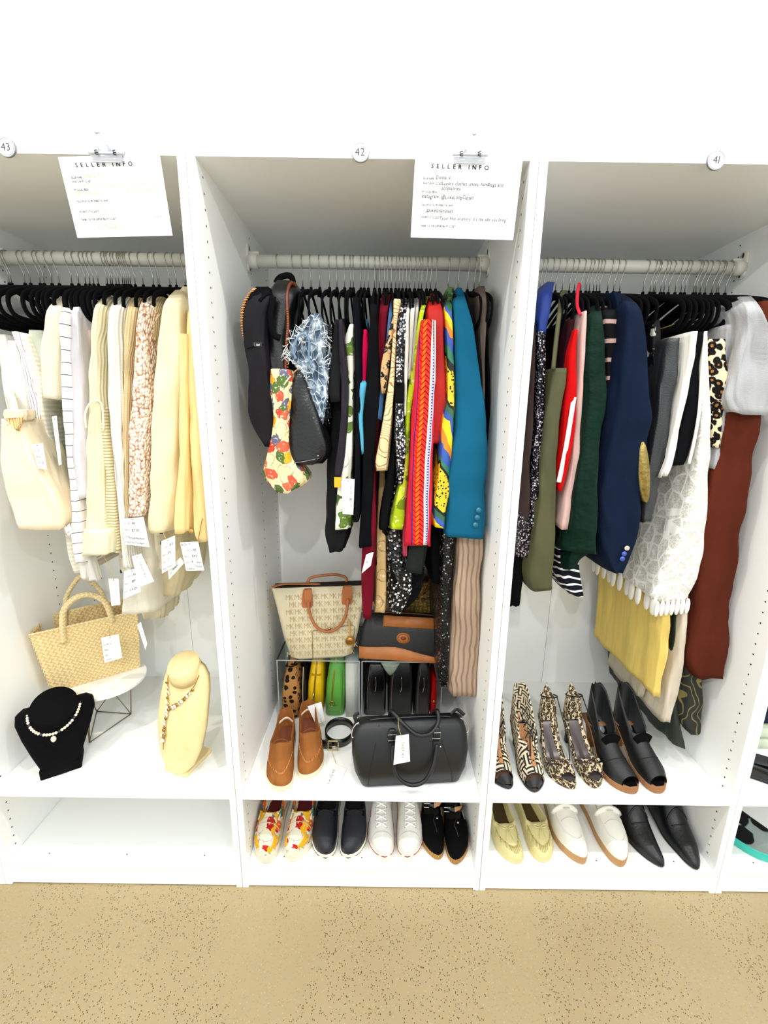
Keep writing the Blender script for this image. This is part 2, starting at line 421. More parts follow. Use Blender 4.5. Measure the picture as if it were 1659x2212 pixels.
# ------------------------------------------------------------------ seller sheets and clear clips
PAPER = plain('white_paper', (246, 246, 244), .75); PRINT = plain('print_ink', (60, 58, 62), .9); PEN = plain('pen_ink', (52, 50, 54), .9); PALEPEN = plain('pale_pen', (186, 172, 136), .9)
def _clear():
    t = T('clear_plastic'); return t.set((235, 236, 240), .12, trans=.75, ior=1.25)
CLEAR = _clear(); SPRING = plain('spring_steel', (110, 112, 118), .3, 1); SHINE = plain('clip_frost', (205, 206, 212), .3)
def sheet(corners, label, printed, hand, pen, clip_px, lean):
    P = [U(x, y, Y=-.006) for x, y in corners]      # tl tr br bl
    o = P[0]; right = (P[1]-P[0]); up = (P[0]-P[3]); wd, ht = right.length, up.length
    b = B(); nx, nz = 8, 6; V = []
    for j in range(nz+1):
        for i in range(nx+1):
            a, c = i/nx, j/nz
            p = (P[0]*(1-a)+P[1]*a)*(1-c)+(P[3]*(1-a)+P[2]*a)*c
            V.append((p.x, p.y-.001*c, p.z))
    n = (nx+1)*(nz+1)
    F = [(j*(nx+1)+i, (j+1)*(nx+1)+i, (j+1)*(nx+1)+i+1, j*(nx+1)+i+1) for j in range(nz) for i in range(nx)]
    V2 = [(x, y+.0006, z) for x, y, z in V]
    F2 = [tuple(k+n for k in reversed(f)) for f in F]
    b.add(V+V2, F+F2); t = b.out('seller_info_sheet', PAPER, smooth=False, label=label, cat='paper sheet', group='seller info sheets')
    dn = (P[3]-P[0])
    # lines run along the sheet's width; the row start follows the sheet's left edge
    for nm, lines, m in (('printed_lettering', printed, PRINT), ('handwriting', hand, pen)):
        q = B(); rnd = random.Random(3)
        for s, fx, fy, size, op in lines:
            base = P[0]*(1-fx)*(1-fy)+P[1]*fx*(1-fy)+P[3]*(1-fx)*fy+P[2]*fx*fy
            r = ((P[1]-P[0])*(1-fy)+(P[2]-P[3])*fy).normalized(); u = ((P[0]-P[3])*(1-fx)+(P[1]-P[2])*fx).normalized()
            v, f, w_ = lay(s, size, rnd=rnd, **op)
            q.add([base+r*x+u*y+Vector((0, -.0014-.001*fy, 0)) for x, y in v], f)
        q.out(nm, m, t, smooth=False, kind='stuff')
    # clear bulldog clip on the board edge
    c = U(clip_px[0], clip_px[1], Y=-.012)
    k = thing('clear_clip', 'clear plastic bulldog clip holding the sheet with %s handwriting' % ('dark' if 'dark' in label else 'very pale'), 'clip', (c.x, c.y, c.z-.02), 'clear bulldog clips')
    hw = .033
    b = B(); b.box(c.x-hw, c.x+hw, -.0125, -.0105, c.z-.0175, c.z-.002, .0006); b.out('front_jaw', CLEAR, k)
    b = B(); b.box(c.x-hw, c.x+hw, .000, .0015, c.z+.0055, c.z+.009); b.box(c.x-hw, c.x+hw, -.0095, -.0075, c.z-.006, c.z+.010, .0006); b.out('back_jaw', CLEAR, k)
    b = B(); b.tube([(c.x-hw-.004, -.011, c.z), (c.x+hw+.004, -.011, c.z)], .0032, 10); b.out('hinge_rod', SHINE, k)
    for dx in (-.019, .019):
        b = B(); b.tube(cr([(c.x+dx+.003*math.cos(a), -.014+.002*math.sin(a), c.z-.004+.0006*a) for a in [i*.8 for i in range(16)]], 2), .0009, 6); b.out('spring', SPRING, k)
    b = B(); hx = lean
    b.loft([[(c.x+hx*q+sx*wd_, -.013-.012*q, c.z+.030*q) for sx in (-1, 1)]+[(c.x+hx*q+sx*wd_, -.010-.012*q, c.z+.030*q) for sx in (1, -1)] for q, wd_ in ((0, .016), (.45, .008), (.8, .006), (1, .004))], True, True)
    b.out('lever', CLEAR, k)
    b = B(); b.disc((c.x+hx, -.0265, c.z+.029), (0, -1, .3), .0052, .003, 16); b.out('lever_tip', SHINE, k)
    b = B(); b.tube([(c.x-hw+.002, -.0128, c.z-.017), (c.x+hw-.002, -.0128, c.z-.017)], .0007, 6); b.out('jaw_edge', SHINE, k)
SM = dict(track=.10, xs=.60, bold=.05); HW = dict(track=.1, shear=.12, xs=.80, jit=.06, bold=.02)
HWP = {k: v for k, v in HW.items() if k != 'bold'}
hdr = ('S E L L E R   I N F O', .155, .135, .0118, dict(track=.24, bold=.035))
def forms(q):
    return [hdr, ('SELLER NAME:', .085, q[0], .0062, SM), ("WHAT'S IN MY CLOSET:", .085, q[1], .0062, SM), ('MY SOCIAL MEDIA:', .085, q[2], .0062, SM), ('FOLLOW & TAG ME WHEN YOU SHOP', .085, q[3], .0062, SM),
            ('FAVORITE STYLE QUOTE:', .085, q[4], .0062, SM), ('THANK YOU FOR SUPPORTING MY CLOSET!', .085, q[5], .0062, SM), ('SHOP MY', .825, q[6], .0062, dict(track=.25, xs=.8))]
sheet([(897, 338), (1129, 347), (1108, 519), (887, 513)], 'white seller info sheet with dark handwriting clipped above wardrobe 42', forms((.275, .335, .44, .60, .755, .865, .835)),
      [('Donna V.', .205, .265, .0105, HW), ('Luxury clothes, shoes, handbags and', .265, .335, .0105, HW), ('accessories.', .265, .395, .0105, HW), ('Instagram: @LuxeLoopCloset', .085, .505, .0108, HW),
       ('#luxeloopcloset', .135, .675, .0105, HW), ('"your best accesory? It\'s the vibe you bring"', .275, .768, .0094, HW)], PEN, (1016, 333), .004)
sheet([(125, 339), (345, 333), (373, 509), (168, 514)], 'white seller info sheet with very pale handwriting clipped above wardrobe 43', forms((.27, .32, .42, .56, .69, .79, .775)),
      [('Marie T.', .225, .265, .0125, HWP), ('J.Crew, Talbots, Anthropologie, J.Crew, Ann Taylor', .10, .37, .0098, HWP), ('Graphic T Shirts', .60, .45, .0105, HWP), ('@ mydaynite', .10, .475, .0115, HWP),
       ('IG', .27, .625, .0105, HWP), ('Life is', .315, .70, .011, HWP), ('xo Thank U', .24, .90, .013, HWP)], PALEPEN, (229, 330), -.006)
# ------------------------------------------------------------------ velvet hangers on the rails
def _velvet(name, col):
    t = T(name); n = t.noise(t.sc(30, 30), 1, 2); t.bump(t.noise(t.sc(900, 900), 1, 1), .25, .002)
    return t.set(t.mix(n, col, tuple(x*.88 for x in col)), .85, spec=.12)
VELVET = _velvet('black_velvet', (26, 27, 31)); WIRE = plain('chrome_wire', (205, 203, 196), .28, 1)
def hanger_proto():
    t = thing('velvet_hanger', 'black velvet hanger', 'hanger')
    b = B()
    up0 = [(0, -.010), (.03, -.016), (.09, -.034), (.15, -.056), (.188, -.074), (.208, -.088), (.215, -.104), (.2155, -.122), (.209, -.140), (.194, -.152), (.17, -.156), (.09, -.156), (0, -.156)]
    up = [(y*.9, -.010+(z+.010)*.80) for y, z in up0]
    path = [(y, z) for y, z in up]+[(-y, z) for y, z in reversed(up[1:-1])]
    pts = cr([(0, y, z) for y, z in path]+[(0, 0, -.010)], 3)[:-1]
    # flat section: 6 mm thick, about 15 mm tall, in the plane of the hanger
    m = len(pts); rings = []
    for i, p in enumerate(pts):
        tg = (pts[(i+1) % m]-pts[i-1]).normalized(); nrm = Vector((1, 0, 0)).cross(tg)
        h = .0078
        rings.append([p+Vector((1, 0, 0))*(.0030*math.cos(a))+nrm*(h*math.sin(a)) for a in [2*math.pi*k/8 for k in range(8)]])
    rings.append(rings[0]); b.loft(rings)
    b.out('shoulder_frame', VELVET, t, recenter=False)
    b = B(); b.tube([(0, 0, -.020), (0, 0, -.006), (0, 0, .006)], [.0085, .0058, .0042], 8); b.out('neck_collar', VELVET, t, recenter=False)
    r = .0195; zc = .073
    arc = [(-r*math.cos(a)*1.0, zc+r*math.sin(a)) for a in [math.radians(d) for d in range(-35, 206, 20)]]
    pts = [(0, 0, 0), (0, 0, .032)]+[(0, y, z) for y, z in arc]
    pts = [Vector(p) for p in pts]
    b = B(); b.tube(pts, .00135, 6); b.ball(pts[-1], .0022, 6, 4); b.out('hook', WIRE, t, recenter=False)
    return t
HP = hanger_proto(); _first = [True]
def put_hanger(x, yaw, label, group, dz=0):
    if _first[0]: r = HP; _first[0] = False
    else:
        r = HP.copy(); COL.objects.link(r)
        for ch in HP_CH:
            c = ch.copy(); COL.objects.link(c); c.parent = r
    r.location = (x, .335, 1.830+dz); r.rotation_euler = (0, 0, yaw); tag(r, label, 'hanger', group)
    return r
HP_CH = [o for o in bpy.data.objects if o.parent == HP]
for o in HP_CH: o.matrix_parent_inverse = Matrix()
H43 = [20, 25, 54, 66, 87, 95.5, 112, 128, 155, 170, 185, 194, 202.5, 212, 232, 239, 243, 251, 257, 265, 269, 273, 277.5, 282, 292, 309, 331, 343.5, 367, 381, 400]
H42 = [601.5, 634, 654, 672, 691, 712, 728, 744.6, 757, 763.5, 779.6, 786.8, 795.6, 809, 819.7, 830, 836.5, 845, 854.7, 861.9, 869.5, 877.5, 885, 895.6, 904, 910.4, 921.4, 929.8, 941, 968, 989, 1009.5, 1024, 1035]
H41 = [1165.5, 1173.6, 1187.6, 1199.6, 1214, 1229, 1240, 1254, 1265.6, 1272.7, 1281.5, 1288, 1294.5, 1312, 1325, 1338, 1389, 1404, 1411, 1414.7, 1427, 1434, 1444, 1458.5, 1471, 1479, 1498, 1503, 1512.5, 1523, 1537.5, 1548, 1552, 1566.7]
ORD = 'first second third fourth fifth sixth seventh eighth ninth tenth eleventh twelfth thirteenth fourteenth fifteenth sixteenth seventeenth eighteenth nineteenth'.split()
def ordinal(n):
    if n <= 19: return ORD[n-1]
    a, b = divmod(n, 10)
    if b == 0: return {2: 'twentieth', 3: 'thirtieth'}[a]
    return {2: 'twenty-', 3: 'thirty-'}[a]+ORD[b-1]
rnd = random.Random(11)
for num, L, py, wh in (('43', H43, 610, 'cream clothes'), ('42', H42, 622, 'colourful clothes'), ('41', H41, 628, 'dark clothes')):
    for i, px in enumerate(L):
        x = U(px, py, Y=.335).x
        put_hanger(x, rnd.uniform(-.02, .02), '%s black velvet hanger from the left on the rail of %s' % (ordinal(i+1), wh), 'velvet hangers over the '+wh)
# ------------------------------------------------------------------ hanging clothes
from mathutils import noise as mnoise
_seed = [0]
def garment(name, label, rows, mat, Yf=.12, Yt=None, sp=28, Yb=None, fold=.10, nf=3.0, pinch=.08, group=None, cat='garment', parent=None, n=52, hem=.004, sq=.28, crease=None, short=False):
    """A hanging piece of clothing: rows give the photo row and the left/right edge of its front
    at depth Yf; the body runs back over the hanger. Folds run down its sides."""
    _seed[0] += 1; R_ = random.Random(_seed[0]*7+1)
    p0, p1 = rows[0][0], rows[-1][0]; m = int(max(12, min(56, (p1-p0)/10)))
    py = np.linspace(p0, p1, m)
    P = np.array(rows, float); xl = np.interp(py, P[:, 0], P[:, 1]); xr = np.interp(py, P[:, 0], P[:, 2])
    for _ in range(2):
        for a in (xl, xr): a[1:-1] = .25*a[:-2]+.5*a[1:-1]+.25*a[2:]
    yt = Yf if Yt is None else Yt
    ph = [R_.uniform(0, 6.28) for _ in range(6)]; rings = []; cums = []; zs = []
    ext = parent is None and cat == 'garment' and p0 > 800 and not short
    if ext:                                             # the hidden upper part, up to its hanger
        a, b_ = U(xl[0], py[0], Y=Yf), U(xr[0], py[0], Y=Yf); xc, hw0, z0 = (a.x+b_.x)/2, abs(b_.x-a.x)/2*1.08, (a.z+b_.z)/2
        for j in range(8):
            s = j/8; z = 1.735+(z0-1.735)*s; e = s**2.2; yf = .265+(Yf-.265)*e; yb = .405+((Yb or min(.550, .67-Yf))-.405)*e; hw = max(.005, hw0*(.35+.6*e))
            ring = []
            for k in range(n):
                th = 2*math.pi*k/n; cy = -math.cos(th); sx = math.sin(th)
                ring.append((xc+hw*(math.copysign(abs(sx)**sq, sx) if abs(sx) > 1e-6 else 0), (yf+yb)/2+(yb-yf)/2*math.copysign(abs(cy)**.62, cy), z))
            rings.append(ring); zs.append(z); c = [0]
            for k in range(n): c.append(c[-1]+math.dist(ring[k], ring[(k+1) % n]))
            cums.append(c)
    for i in range(m):
        s = min(1, (py[i]-p0)/sp) if sp else 1
        yf = Yf+(yt-Yf)*(1-math.sin(s*math.pi/2))
        yb = Yb if Yb else min(.550, .67-yf)
        a, b_ = U(xl[i], py[i], Y=yf), U(xr[i], py[i], Y=yf)
        xc, hw = (a.x+b_.x)/2, abs(b_.x-a.x)/2*1.08; z = (a.z+b_.z)/2; yc, hb = (yf+yb)/2, (yb-yf)/2
        q = i/(m-1); ring = []
        for k in range(n):
            th = 2*math.pi*k/n; cy = -math.cos(th); sx = math.sin(th)
            x = math.copysign(abs(sx)**sq, sx) if abs(sx) > 1e-6 else 0
            y = math.copysign(abs(cy)**.62, cy)
            side = abs(sx)
            w_ = 1-pinch*side**2*.6
            f = fold*q**.6*(math.sin(nf*math.pi*cy+ph[0]+.8*math.sin(z*9+ph[1]))+.4*math.sin(2.3*nf*math.pi*cy+ph[2]+1.2*math.sin(z*6+ph[3])))
            front = max(0, -cy)**3
            wr = mnoise.noise((x*2.2+ph[0]*3, cy*2.0, z*7+ph[1])) ; wr2 = mnoise.noise((x*5+ph[2]*3, cy*5, z*16+ph[3]))
            amp = min(1, q*6)*(crease if crease is not None else .20)
            yw = hb*0+.011*amp/.2*front*(wr+.5*wr2)
            x = x*(1+amp*(.7*wr+.45*wr2)); y -= yw/max(hb, .02)
            ring.append((xc+hw*(x*w_+f*side*.9)+hw*.06*front*math.sin(z*16+ph[5]), yc+hb*y-.004*front*math.sin(5*th+ph[4]+z*7), z+(hem*math.sin(3*th+ph[3]) if i == len(py)-1 else 0)))
        rings.append(ring); zs.append(z)
        c = [0]
        for k in range(n): c.append(c[-1]+math.dist(ring[k], ring[(k+1) % n]))
        cums.append(c)
    m = len(rings); V = [p for r in rings for p in r]; F = []; uv = []
    cc = round(sum(p[0] for p in V)/len(V)/.75)*.75        # keep inside its wardrobe
    V = [(min(max(p[0], cc-.3545), cc+.3545), p[1], p[2]) for p in V]
    h = n//2
    for i in range(m-1):
        for k in range(n):
            k2 = (k+1) % n
            F.append((i*n+k, (i+1)*n+k, (i+1)*n+k2, i*n+k2))
            def uu(j, kk): return cums[j][kk] if k < h else cums[j][kk]-cums[j][n]
            uv.append([(uu(i, k), zs[i]), (uu(i+1, k), zs[i+1]), (uu(i+1, k+1), zs[i+1]), (uu(i, k+1), zs[i])])
    F.append(tuple(range(n))); uv.append([(p[0], p[1]) for p in rings[0]])
    F.append(tuple((m-1)*n+k for k in range(n-1, -1, -1))); uv.append([(rings[-1][k][0], rings[-1][k][1]) for k in range(n-1, -1, -1)])
    return obj(name, V, F, mat, parent, uv=uv, label=label, cat=None if parent else cat, group=group)
def ribbon(name, pts, mat, parent, wd=.006, th=.0012, Y=.12, **k):
    """A flat strip following photo points at depth Y (tuples may carry their own depth)."""
    P = cr([U(p[0], p[1], Y=(p[2] if len(p) > 2 else Y)) for p in pts], 5)
    return B().tube(P, 0, 6, flat=(wd/2, th), up=(0, 1, 0)).out(name, mat, parent, **k)
def cord(name, pts, mat, parent, r=.003, Y=.12, **k):
    return B().tube(cr([U(p[0], p[1], Y=(p[2] if len(p) > 2 else Y)) for p in pts], 5), r, 7).out(name, mat, parent, **k)
def button(px, py, Y, r, mat, parent, ring=None):
    c = U(px, py, Y=Y); o = B().disc(c, (0, -1, 0), r, .002, 18).out('button', mat, parent)
    h = B()
    for dx, dz in ((-1, -1), (1, -1), (-1, 1), (1, 1)): h.disc((c.x+dx*r*.25, c.y-.0023, c.z+dz*r*.25), (0, -1, 0), r*.12, 0, 6)
    h.out('thread_hole', ring or HOLE, o, smooth=False, kind='stuff')
GR = {'43': 'pale clothes on the rail of wardrobe 43', '42': 'clothes on the rail of wardrobe 42', '41': 'clothes on the rail of wardrobe 41'}
SH = dict(Yt=.25)

# --- wardrobe 43: whites, creams and golds
g = GR['43']
CREAM = cloth('cream_cotton', (243, 236, 214)); WHT = cloth('white_cotton', (244, 242, 236)); OFFW = cloth('off_white_linen', (236, 230, 214)); LAV = cloth('pale_lavender_jersey', (232, 229, 234))
garment('white_blouse', 'crumpled white blouse at the far left edge of the pale clothes', [(722, -30, 14), (800, -10, 26), (880, 12, 38), (908, 20, 44)], WHT, .17, group=g)
garment('white_blouse', 'plain white top with straight hem left of the navy striped blouse', [(735, 8, 34), (800, 20, 52), (880, 36, 66), (925, 52, 76)], WHT, .16, group=g)
garment('striped_blouse', 'white blouse with thin navy stripes and knotted front, far left', [(716, 18, 40), (760, 32, 56), (820, 48, 70), (880, 62, 84), (910, 70, 90)], stripes('navy_pinstripe', (244, 241, 236), (62, 58, 98), 0.0065, .16, False, .012), .145, group=g)
garment('eyelet_dress', 'long white eyelet trimmed dress hanging beside the navy striped blouse', [(720, 44, 60), (800, 62, 84), (900, 80, 100), (1000, 98, 118), (1100, 120, 138), (1200, 148, 168), (1240, 160, 178)], knit('eyelet_cotton', (244, 241, 232), (222, 214, 196), .012, True, .3), .15, group=g)
garment('sage_scarf', 'small bunched pale sage scarf hanging under a hanger', [(712, 56, 88), (750, 66, 92), (790, 80, 94)], cloth('sage_silk', (214, 218, 204), .6), .16, fold=.3, nf=5, group=g)
garment('cream_jumper', 'smooth cream short sleeved jumper right of the empty black hangers', [(640, 126, 152), (652, 106, 134), (680, 94, 127), (740, 88, 127), (800, 87, 129), (862, 90, 130)], CREAM, .12, group=g, **SH)
garment('grid_shirt', 'white shirt with thin black grid lines next to the cream jumper', [(648, 143, 154), (680, 128, 142), (750, 129, 142), (850, 132, 144), (920, 136, 147), (1000, 141, 153), (1060, 145, 161), (1130, 151, 172), (1200, 159, 178), (1222, 163, 176)], stripes('black_windowpane', (246, 244, 242), (44, 40, 52), .0305, .055), .105, group=g, **SH)
garment('green_blouse', 'narrow strip of a leaf green top behind the black grid shirt', [(870, 144, 152), (950, 148, 158), (1030, 151, 162)], cloth('leaf_green', (104, 140, 72)), .13, group=g)
garment('lavender_tee', 'pale lavender grey tee shirt right of the black grid shirt', [(643, 168, 188), (662, 150, 166), (700, 144, 172), (800, 146, 178), (900, 150, 181), (1000, 158, 183), (1076, 165, 184)], LAV, .12, group=g, **SH)
garment('blush_cami', 'narrow blush pink camisole beside the black hanger ends', [(712, 176, 194), (780, 182, 192), (850, 180, 188)], cloth('blush', (236, 208, 198)), .15, group=g)
o = garment('cream_cardigan', 'cream ribbed cardigan with a wide folded cuff and a gaping front', [(640, 222, 242), (658, 200, 224), (720, 192, 218), (800, 184, 216), (900, 181, 222), (1000, 179, 226), (1100, 178, 232), (1150, 177, 236)], knit('cream_rib', (246, 240, 214), (226, 214, 178), .011), .11, group=g, **SH)
garment('cuff', None, [(1146, 172, 238), (1170, 170, 240), (1198, 172, 238)], cloth('cream_cuff', (244, 238, 212)), .095, Yb=.24, parent=o, fold=.03)
cord('edge_binding', [(186, 925, .108), (184, 895, .104), (194, 872, .104), (212, 866, .104), (221, 880, .106), (224, 930, .108)], plain('cream_binding', (246, 238, 212), .8), o, .0024)
garment('cable_cardigan', 'cream cardigan with raised horizontal ribs between the cuffed and white cardigans', [(890, 213, 226), (950, 216, 236), (1050, 222, 248), (1150, 230, 257), (1192, 232, 258)], knit('cream_cross_rib', (250, 244, 216), (214, 192, 138), .0085, True, .9), .115, group=g)
garment('white_sweater', 'bright white ribbed sweater in the middle of the pale clothes', [(640, 252, 278), (656, 232, 260), (720, 224, 258), (800, 229, 260), (900, 234, 266), (1000, 242, 270), (1100, 252, 272), (1190, 259, 276), (1232, 262, 288)], knit('white_rib', (248, 247, 242), (226, 222, 210), .010), .11, group=g, **SH)
garment('beige_cardigan', 'narrow beige ribbed cardigan left of the chunky speckled knit', [(642, 282, 304), (660, 266, 292), (720, 263, 284), (800, 264, 280), (900, 267, 278), (1100, 268, 278), (1150, 268, 278)], knit('beige_rib', (236, 220, 184), (204, 180, 136), .008), .115, group=g, **SH)
def _chunk():
    t = T('chunky_knit'); v = t.sc(130, 95); d = t.vor(v, 1, 'F1', 'Distance', .75); n = t.noise(t.sc(200, 200), 1, 2)
    c = t.ramp(t.ma('ADD', d, t.ma('MULTIPLY', t.ma('SUBTRACT', n, .5), .5)), [(0, (252, 246, 236)), (.5, (248, 236, 222)), (.68, (222, 188, 164)), (.9, (170, 132, 112))])
    t.bump(t.ma('SUBTRACT', 1, d), 1, .008); return t.set(c, .9, spec=.1)
garment('chunky_knit', 'chunky speckled pink and cream open knit sweater', [(638, 312, 334), (652, 299, 326), (700, 291, 319), (760, 288, 320), (850, 281, 324), (950, 273, 320), (1050, 268, 318), (1118, 266, 314)], _chunk(), .10, group=g, **SH)
garment('oatmeal_blouse', 'narrow oatmeal knit top between the chunky knit and the beige blazer', [(640, 332, 352), (656, 320, 338), (720, 317, 334), (800, 323, 332), (900, 324, 332)], knit('oatmeal', (226, 212, 176), (196, 176, 134), .007), .13, group=g, **SH)
BLZ = cloth('beige_suiting', (245, 232, 200), var=.10, bs=.35, fold=10); GOLD = cloth('golden_suiting', (249, 226, 172), var=.08, bs=.35, fold=9)
o = garment('beige_blazer', 'beige tailored blazer with rounded front hem, price tag below', [(626, 372, 400), (640, 350, 396), (660, 339, 394), (700, 336, 392), (800, 328, 392), (900, 322, 388), (1000, 318, 382), (1100, 313, 376), (1140, 312, 372), (1153, 318, 362)], BLZ, .10, group=g, Yt=.22, fold=.05)
garment('sleeve', None, [(720, 386, 402), (850, 388, 403), (950, 385, 403), (1030, 379, 404), (1100, 374, 404), (1152, 372, 404)], GOLD, .085, Yb=.20, parent=o, fold=.04)
garment('collar', None, [(618, 392, 408), (632, 380, 404), (655, 384, 400)], BLZ, .20, Yb=.42, parent=o, fold=.02)
o = garment('gold_jacket', 'golden yellow jacket against the right board of wardrobe 43', [(655, 404, 418), (700, 398, 422), (800, 400, 425), (900, 404, 433), (1000, 406, 439), (1100, 409, 445), (1160, 414, 448), (1173, 424, 449)], GOLD, .095, group=g, Yt=.22, fold=.04)
cord('seam', [(437, 1120, .0925), (431, 1150, .0925), (427, 1172, .0925)], plain('gold_seam', (196, 150, 70), .8), o, .0012)
button(413, 1147, .098, .006, plain('gold_button', (226, 186, 110), .5), o)
EMB = floral('navy_embroidery', (240, 234, 218), [(240, 234, 218), (44, 52, 92), (240, 234, 218), (58, 62, 90)], 40, .34, (50, 56, 92))
garment('embroidered_blouse', 'sheer cream top with navy leaf embroidery under the beige blazer', [(1120, 246, 342), (1180, 248, 346), (1238, 250, 346)], EMB, .20, group=g, fold=.08)
garment('white_skirt', 'short white layered skirt with wide hem above the straw basket', [(1140, 262, 324), (1230, 263, 326), (1270, 262, 327), (1328, 262, 327)], cloth('white_voile', (246, 240, 226)), .17, group=g, fold=.08)
garment('cream_slip', 'sheer cream slip hanging behind the handwritten tags', [(1120, 330, 400), (1200, 330, 396), (1252, 328, 392), (1290, 322, 378)], cloth('cream_voile', (232, 220, 188)), .24, group=g, fold=.12)
garment('ruffle_slip', 'short cream ruffled hem below the white skirt', [(1230, 300, 352), (1300, 304, 350), (1338, 308, 346)], cloth('cream_ruffle', (234, 224, 196)), .27, group=g, fold=.25, nf=6)
o = garment('white_tie', 'pair of white knotted tie ends hanging over the straw handles', [(1195, 168, 186), (1225, 170, 188), (1252, 176, 188)], WHT, .13, Yb=.16, group=g, short=True)
garment('tie_end', None, [(1205, 184, 194), (1235, 190, 202), (1256, 194, 208)], WHT, .13, Yb=.16, parent=o)

# --- wardrobe 42
g = GR['42']
BLK = cloth('black_jersey', (30, 31, 36), spec=.25, var=.25); BLK2 = cloth('black_crepe', (22, 23, 28), var=.2); CHAR = cloth('charcoal_lurex', (66, 62, 70), rough=.6, var=.35, weave=400); NAVYB = cloth('ink_black', (27, 30, 40), var=.2)
garment('palm_shirt', 'white shirt with green palm leaf print and a yellow corner', [(700, 753, 765), (730, 740, 765), (800, 750, 766), (900, 748, 762), (1000, 738, 760), (1040, 730, 758), (1100, 724, 762), (1146, 720, 758)], floral('palm_leaf', (240, 240, 226), [(240, 240, 226), (120, 146, 72), (150, 170, 96), (92, 122, 60)], 30, .5, (86, 112, 66)), .125, group=g)
garment('black_trousers', 'black gathered trousers hanging left, above the cream monogram tote', [(860, 712, 758), (1000, 708, 760), (1090, 702, 758), (1160, 698, 752), (1196, 708, 738)], BLK, .15, group=g, nf=5, fold=.2)
garment('black_tee', 'black short sleeved tee beside the frayed denim', [(690, 722, 736), (740, 714, 738), (790, 708, 740), (850, 703, 738), (866, 710, 740)], BLK, .115, group=g)
garment('lurex_blouse', 'charcoal lurex top with a gathered sleeve end', [(690, 729, 741), (760, 726, 748), (830, 736, 752), (900, 735, 752), (960, 728, 748), (1015, 719, 742), (1034, 722, 736)], CHAR, .105, group=g, fold=.2)
garment('black_knit_blouse', 'narrow black top between the palm shirt and the pink top', [(640, 760, 776), (700, 763, 781), (800, 765, 784), (900, 765, 784), (1000, 765, 780), (1100, 764, 780), (1126, 762, 776)], NAVYB, .12, group=g)
garment('pink_blouse', 'narrow hot pink strappy top', [(712, 784, 794), (740, 781, 797), (800, 780, 797), (834, 781, 793)], cloth('hot_pink', (214, 18, 98)), .125, group=g)
garment('aqua_blouse', 'light aqua blue top showing as a thin strip between black clothes', [(828, 774, 796), (850, 771, 792), (900, 772, 784), (950, 777, 787), (982, 781, 787)], cloth('aqua', (112, 188, 214)), .112, group=g)
garment('black_dress', 'straight black sleeve of a dress left of the maroon cardigan', [(640, 798, 816), (700, 797, 818), (800, 787, 826), (850, 786, 822), (950, 784, 812), (1050, 781, 809), (1130, 777, 806), (1184, 774, 805)], BLK2, .105, group=g, **SH)
garment('maroon_cardigan', 'long maroon cardigan reaching down to the tan trimmed handbag', [(636, 824, 847), (660, 817, 841), (720, 813, 835), (800, 810, 828), (1000, 790, 814), (1180, 781, 812), (1280, 779, 808), (1336, 782, 803)], cloth('maroon', (132, 30, 54)), .125, group=g, **SH)
garment('blue_blouse', 'narrow cornflower blue sparkling top beside the maroon cardigan', [(646, 842, 852), (680, 838, 849), (750, 830, 841), (850, 815, 831), (906, 812, 826)], cloth('cornflower', (104, 148, 196), weave=300), .13, group=g, **SH)
LACE = floral('black_lace', (206, 176, 132), [(40, 34, 34), (206, 176, 132), (60, 50, 46)], 60, .55, (24, 22, 24))
garment('lace_blouse', 'beige top with black lace overlay and bell cuff', [(680, 846, 858), (720, 836, 852), (760, 826, 846), (790, 820, 842), (820, 820, 838), (850, 824, 834)], LACE, .108, group=g)
garment('pleated_scarf', 'cream twisted pleated scarf with faint print', [(645, 850, 868), (700, 850, 858), (800, 842, 854), (850, 835, 852), (900, 828, 849), (950, 819, 846), (1000, 808, 842), (1019, 812, 838)], stripes('cream_pleats', (232, 210, 172), (176, 138, 92), .012, .18, True, .12), .100, group=g, fold=.12)
SEQ = sequin('silver_sequin', [(150, 150, 160), (214, 214, 220), (246, 246, 248)])
o = garment('sequin_blouse', 'black top covered in silver sequins next to the cream scarf', [(642, 866, 886), (660, 862, 880), (720, 854, 878), (800, 853, 876), (850, 852, 874), (900, 853, 874), (950, 850, 880), (1000, 855, 878), (1045, 859, 872)], SEQ, .102, group=g, **SH)
garment('black_band', None, [(826, 851, 874), (850, 851, 873), (868, 851, 873)], BLK2, .0995, Yb=.2, parent=o)
garment('black_sleeve_blouse', 'plain black sleeve below the silver sequin top', [(960, 848, 862), (1000, 840, 861), (1060, 829, 851), (1100, 822, 843), (1147, 818, 838)], BLK2, .118, group=g)
o = garment('sequin_dress', 'black dress with silver sequin chevrons and black fringe above the handbags', [(1140, 834, 882), (1200, 835, 890), (1260, 836, 905), (1300, 836, 886), (1324, 840, 866)], sequin('chevron_sequin', [(120, 120, 126), (200, 200, 206), (240, 240, 244)], 130, .22, (16, 16, 20), .5), .15, group=g)
garment('black_panel', None, [(1210, 834, 872), (1232, 834, 876), (1258, 846, 866)], BLK2, .146, Yb=.3, parent=o)
for i in range(12):
    a = 872+i*3.6
    cord('fringe', [(a+4, 1225, .148), (a+3-i*.4, 1270, .146), (a-2-i*1.4, 1322-i*2.2, .147)], BLK2, o, .0022)
garment('paisley_dress', 'beige dress with black paisley lace border beside the maroon cardigan', [(1140, 812, 836), (1220, 809, 836), (1300, 807, 836), (1326, 806, 834)], floral('paisley', (214, 188, 140), [(214, 188, 140), (214, 188, 140), (214, 188, 140), (34, 30, 30)], 26, .42, (30, 26, 26)), .16, group=g)
WK = cloth('ivory_knit', (236, 232, 222)); WK2 = cloth('pale_grey_knit', (220, 216, 208))
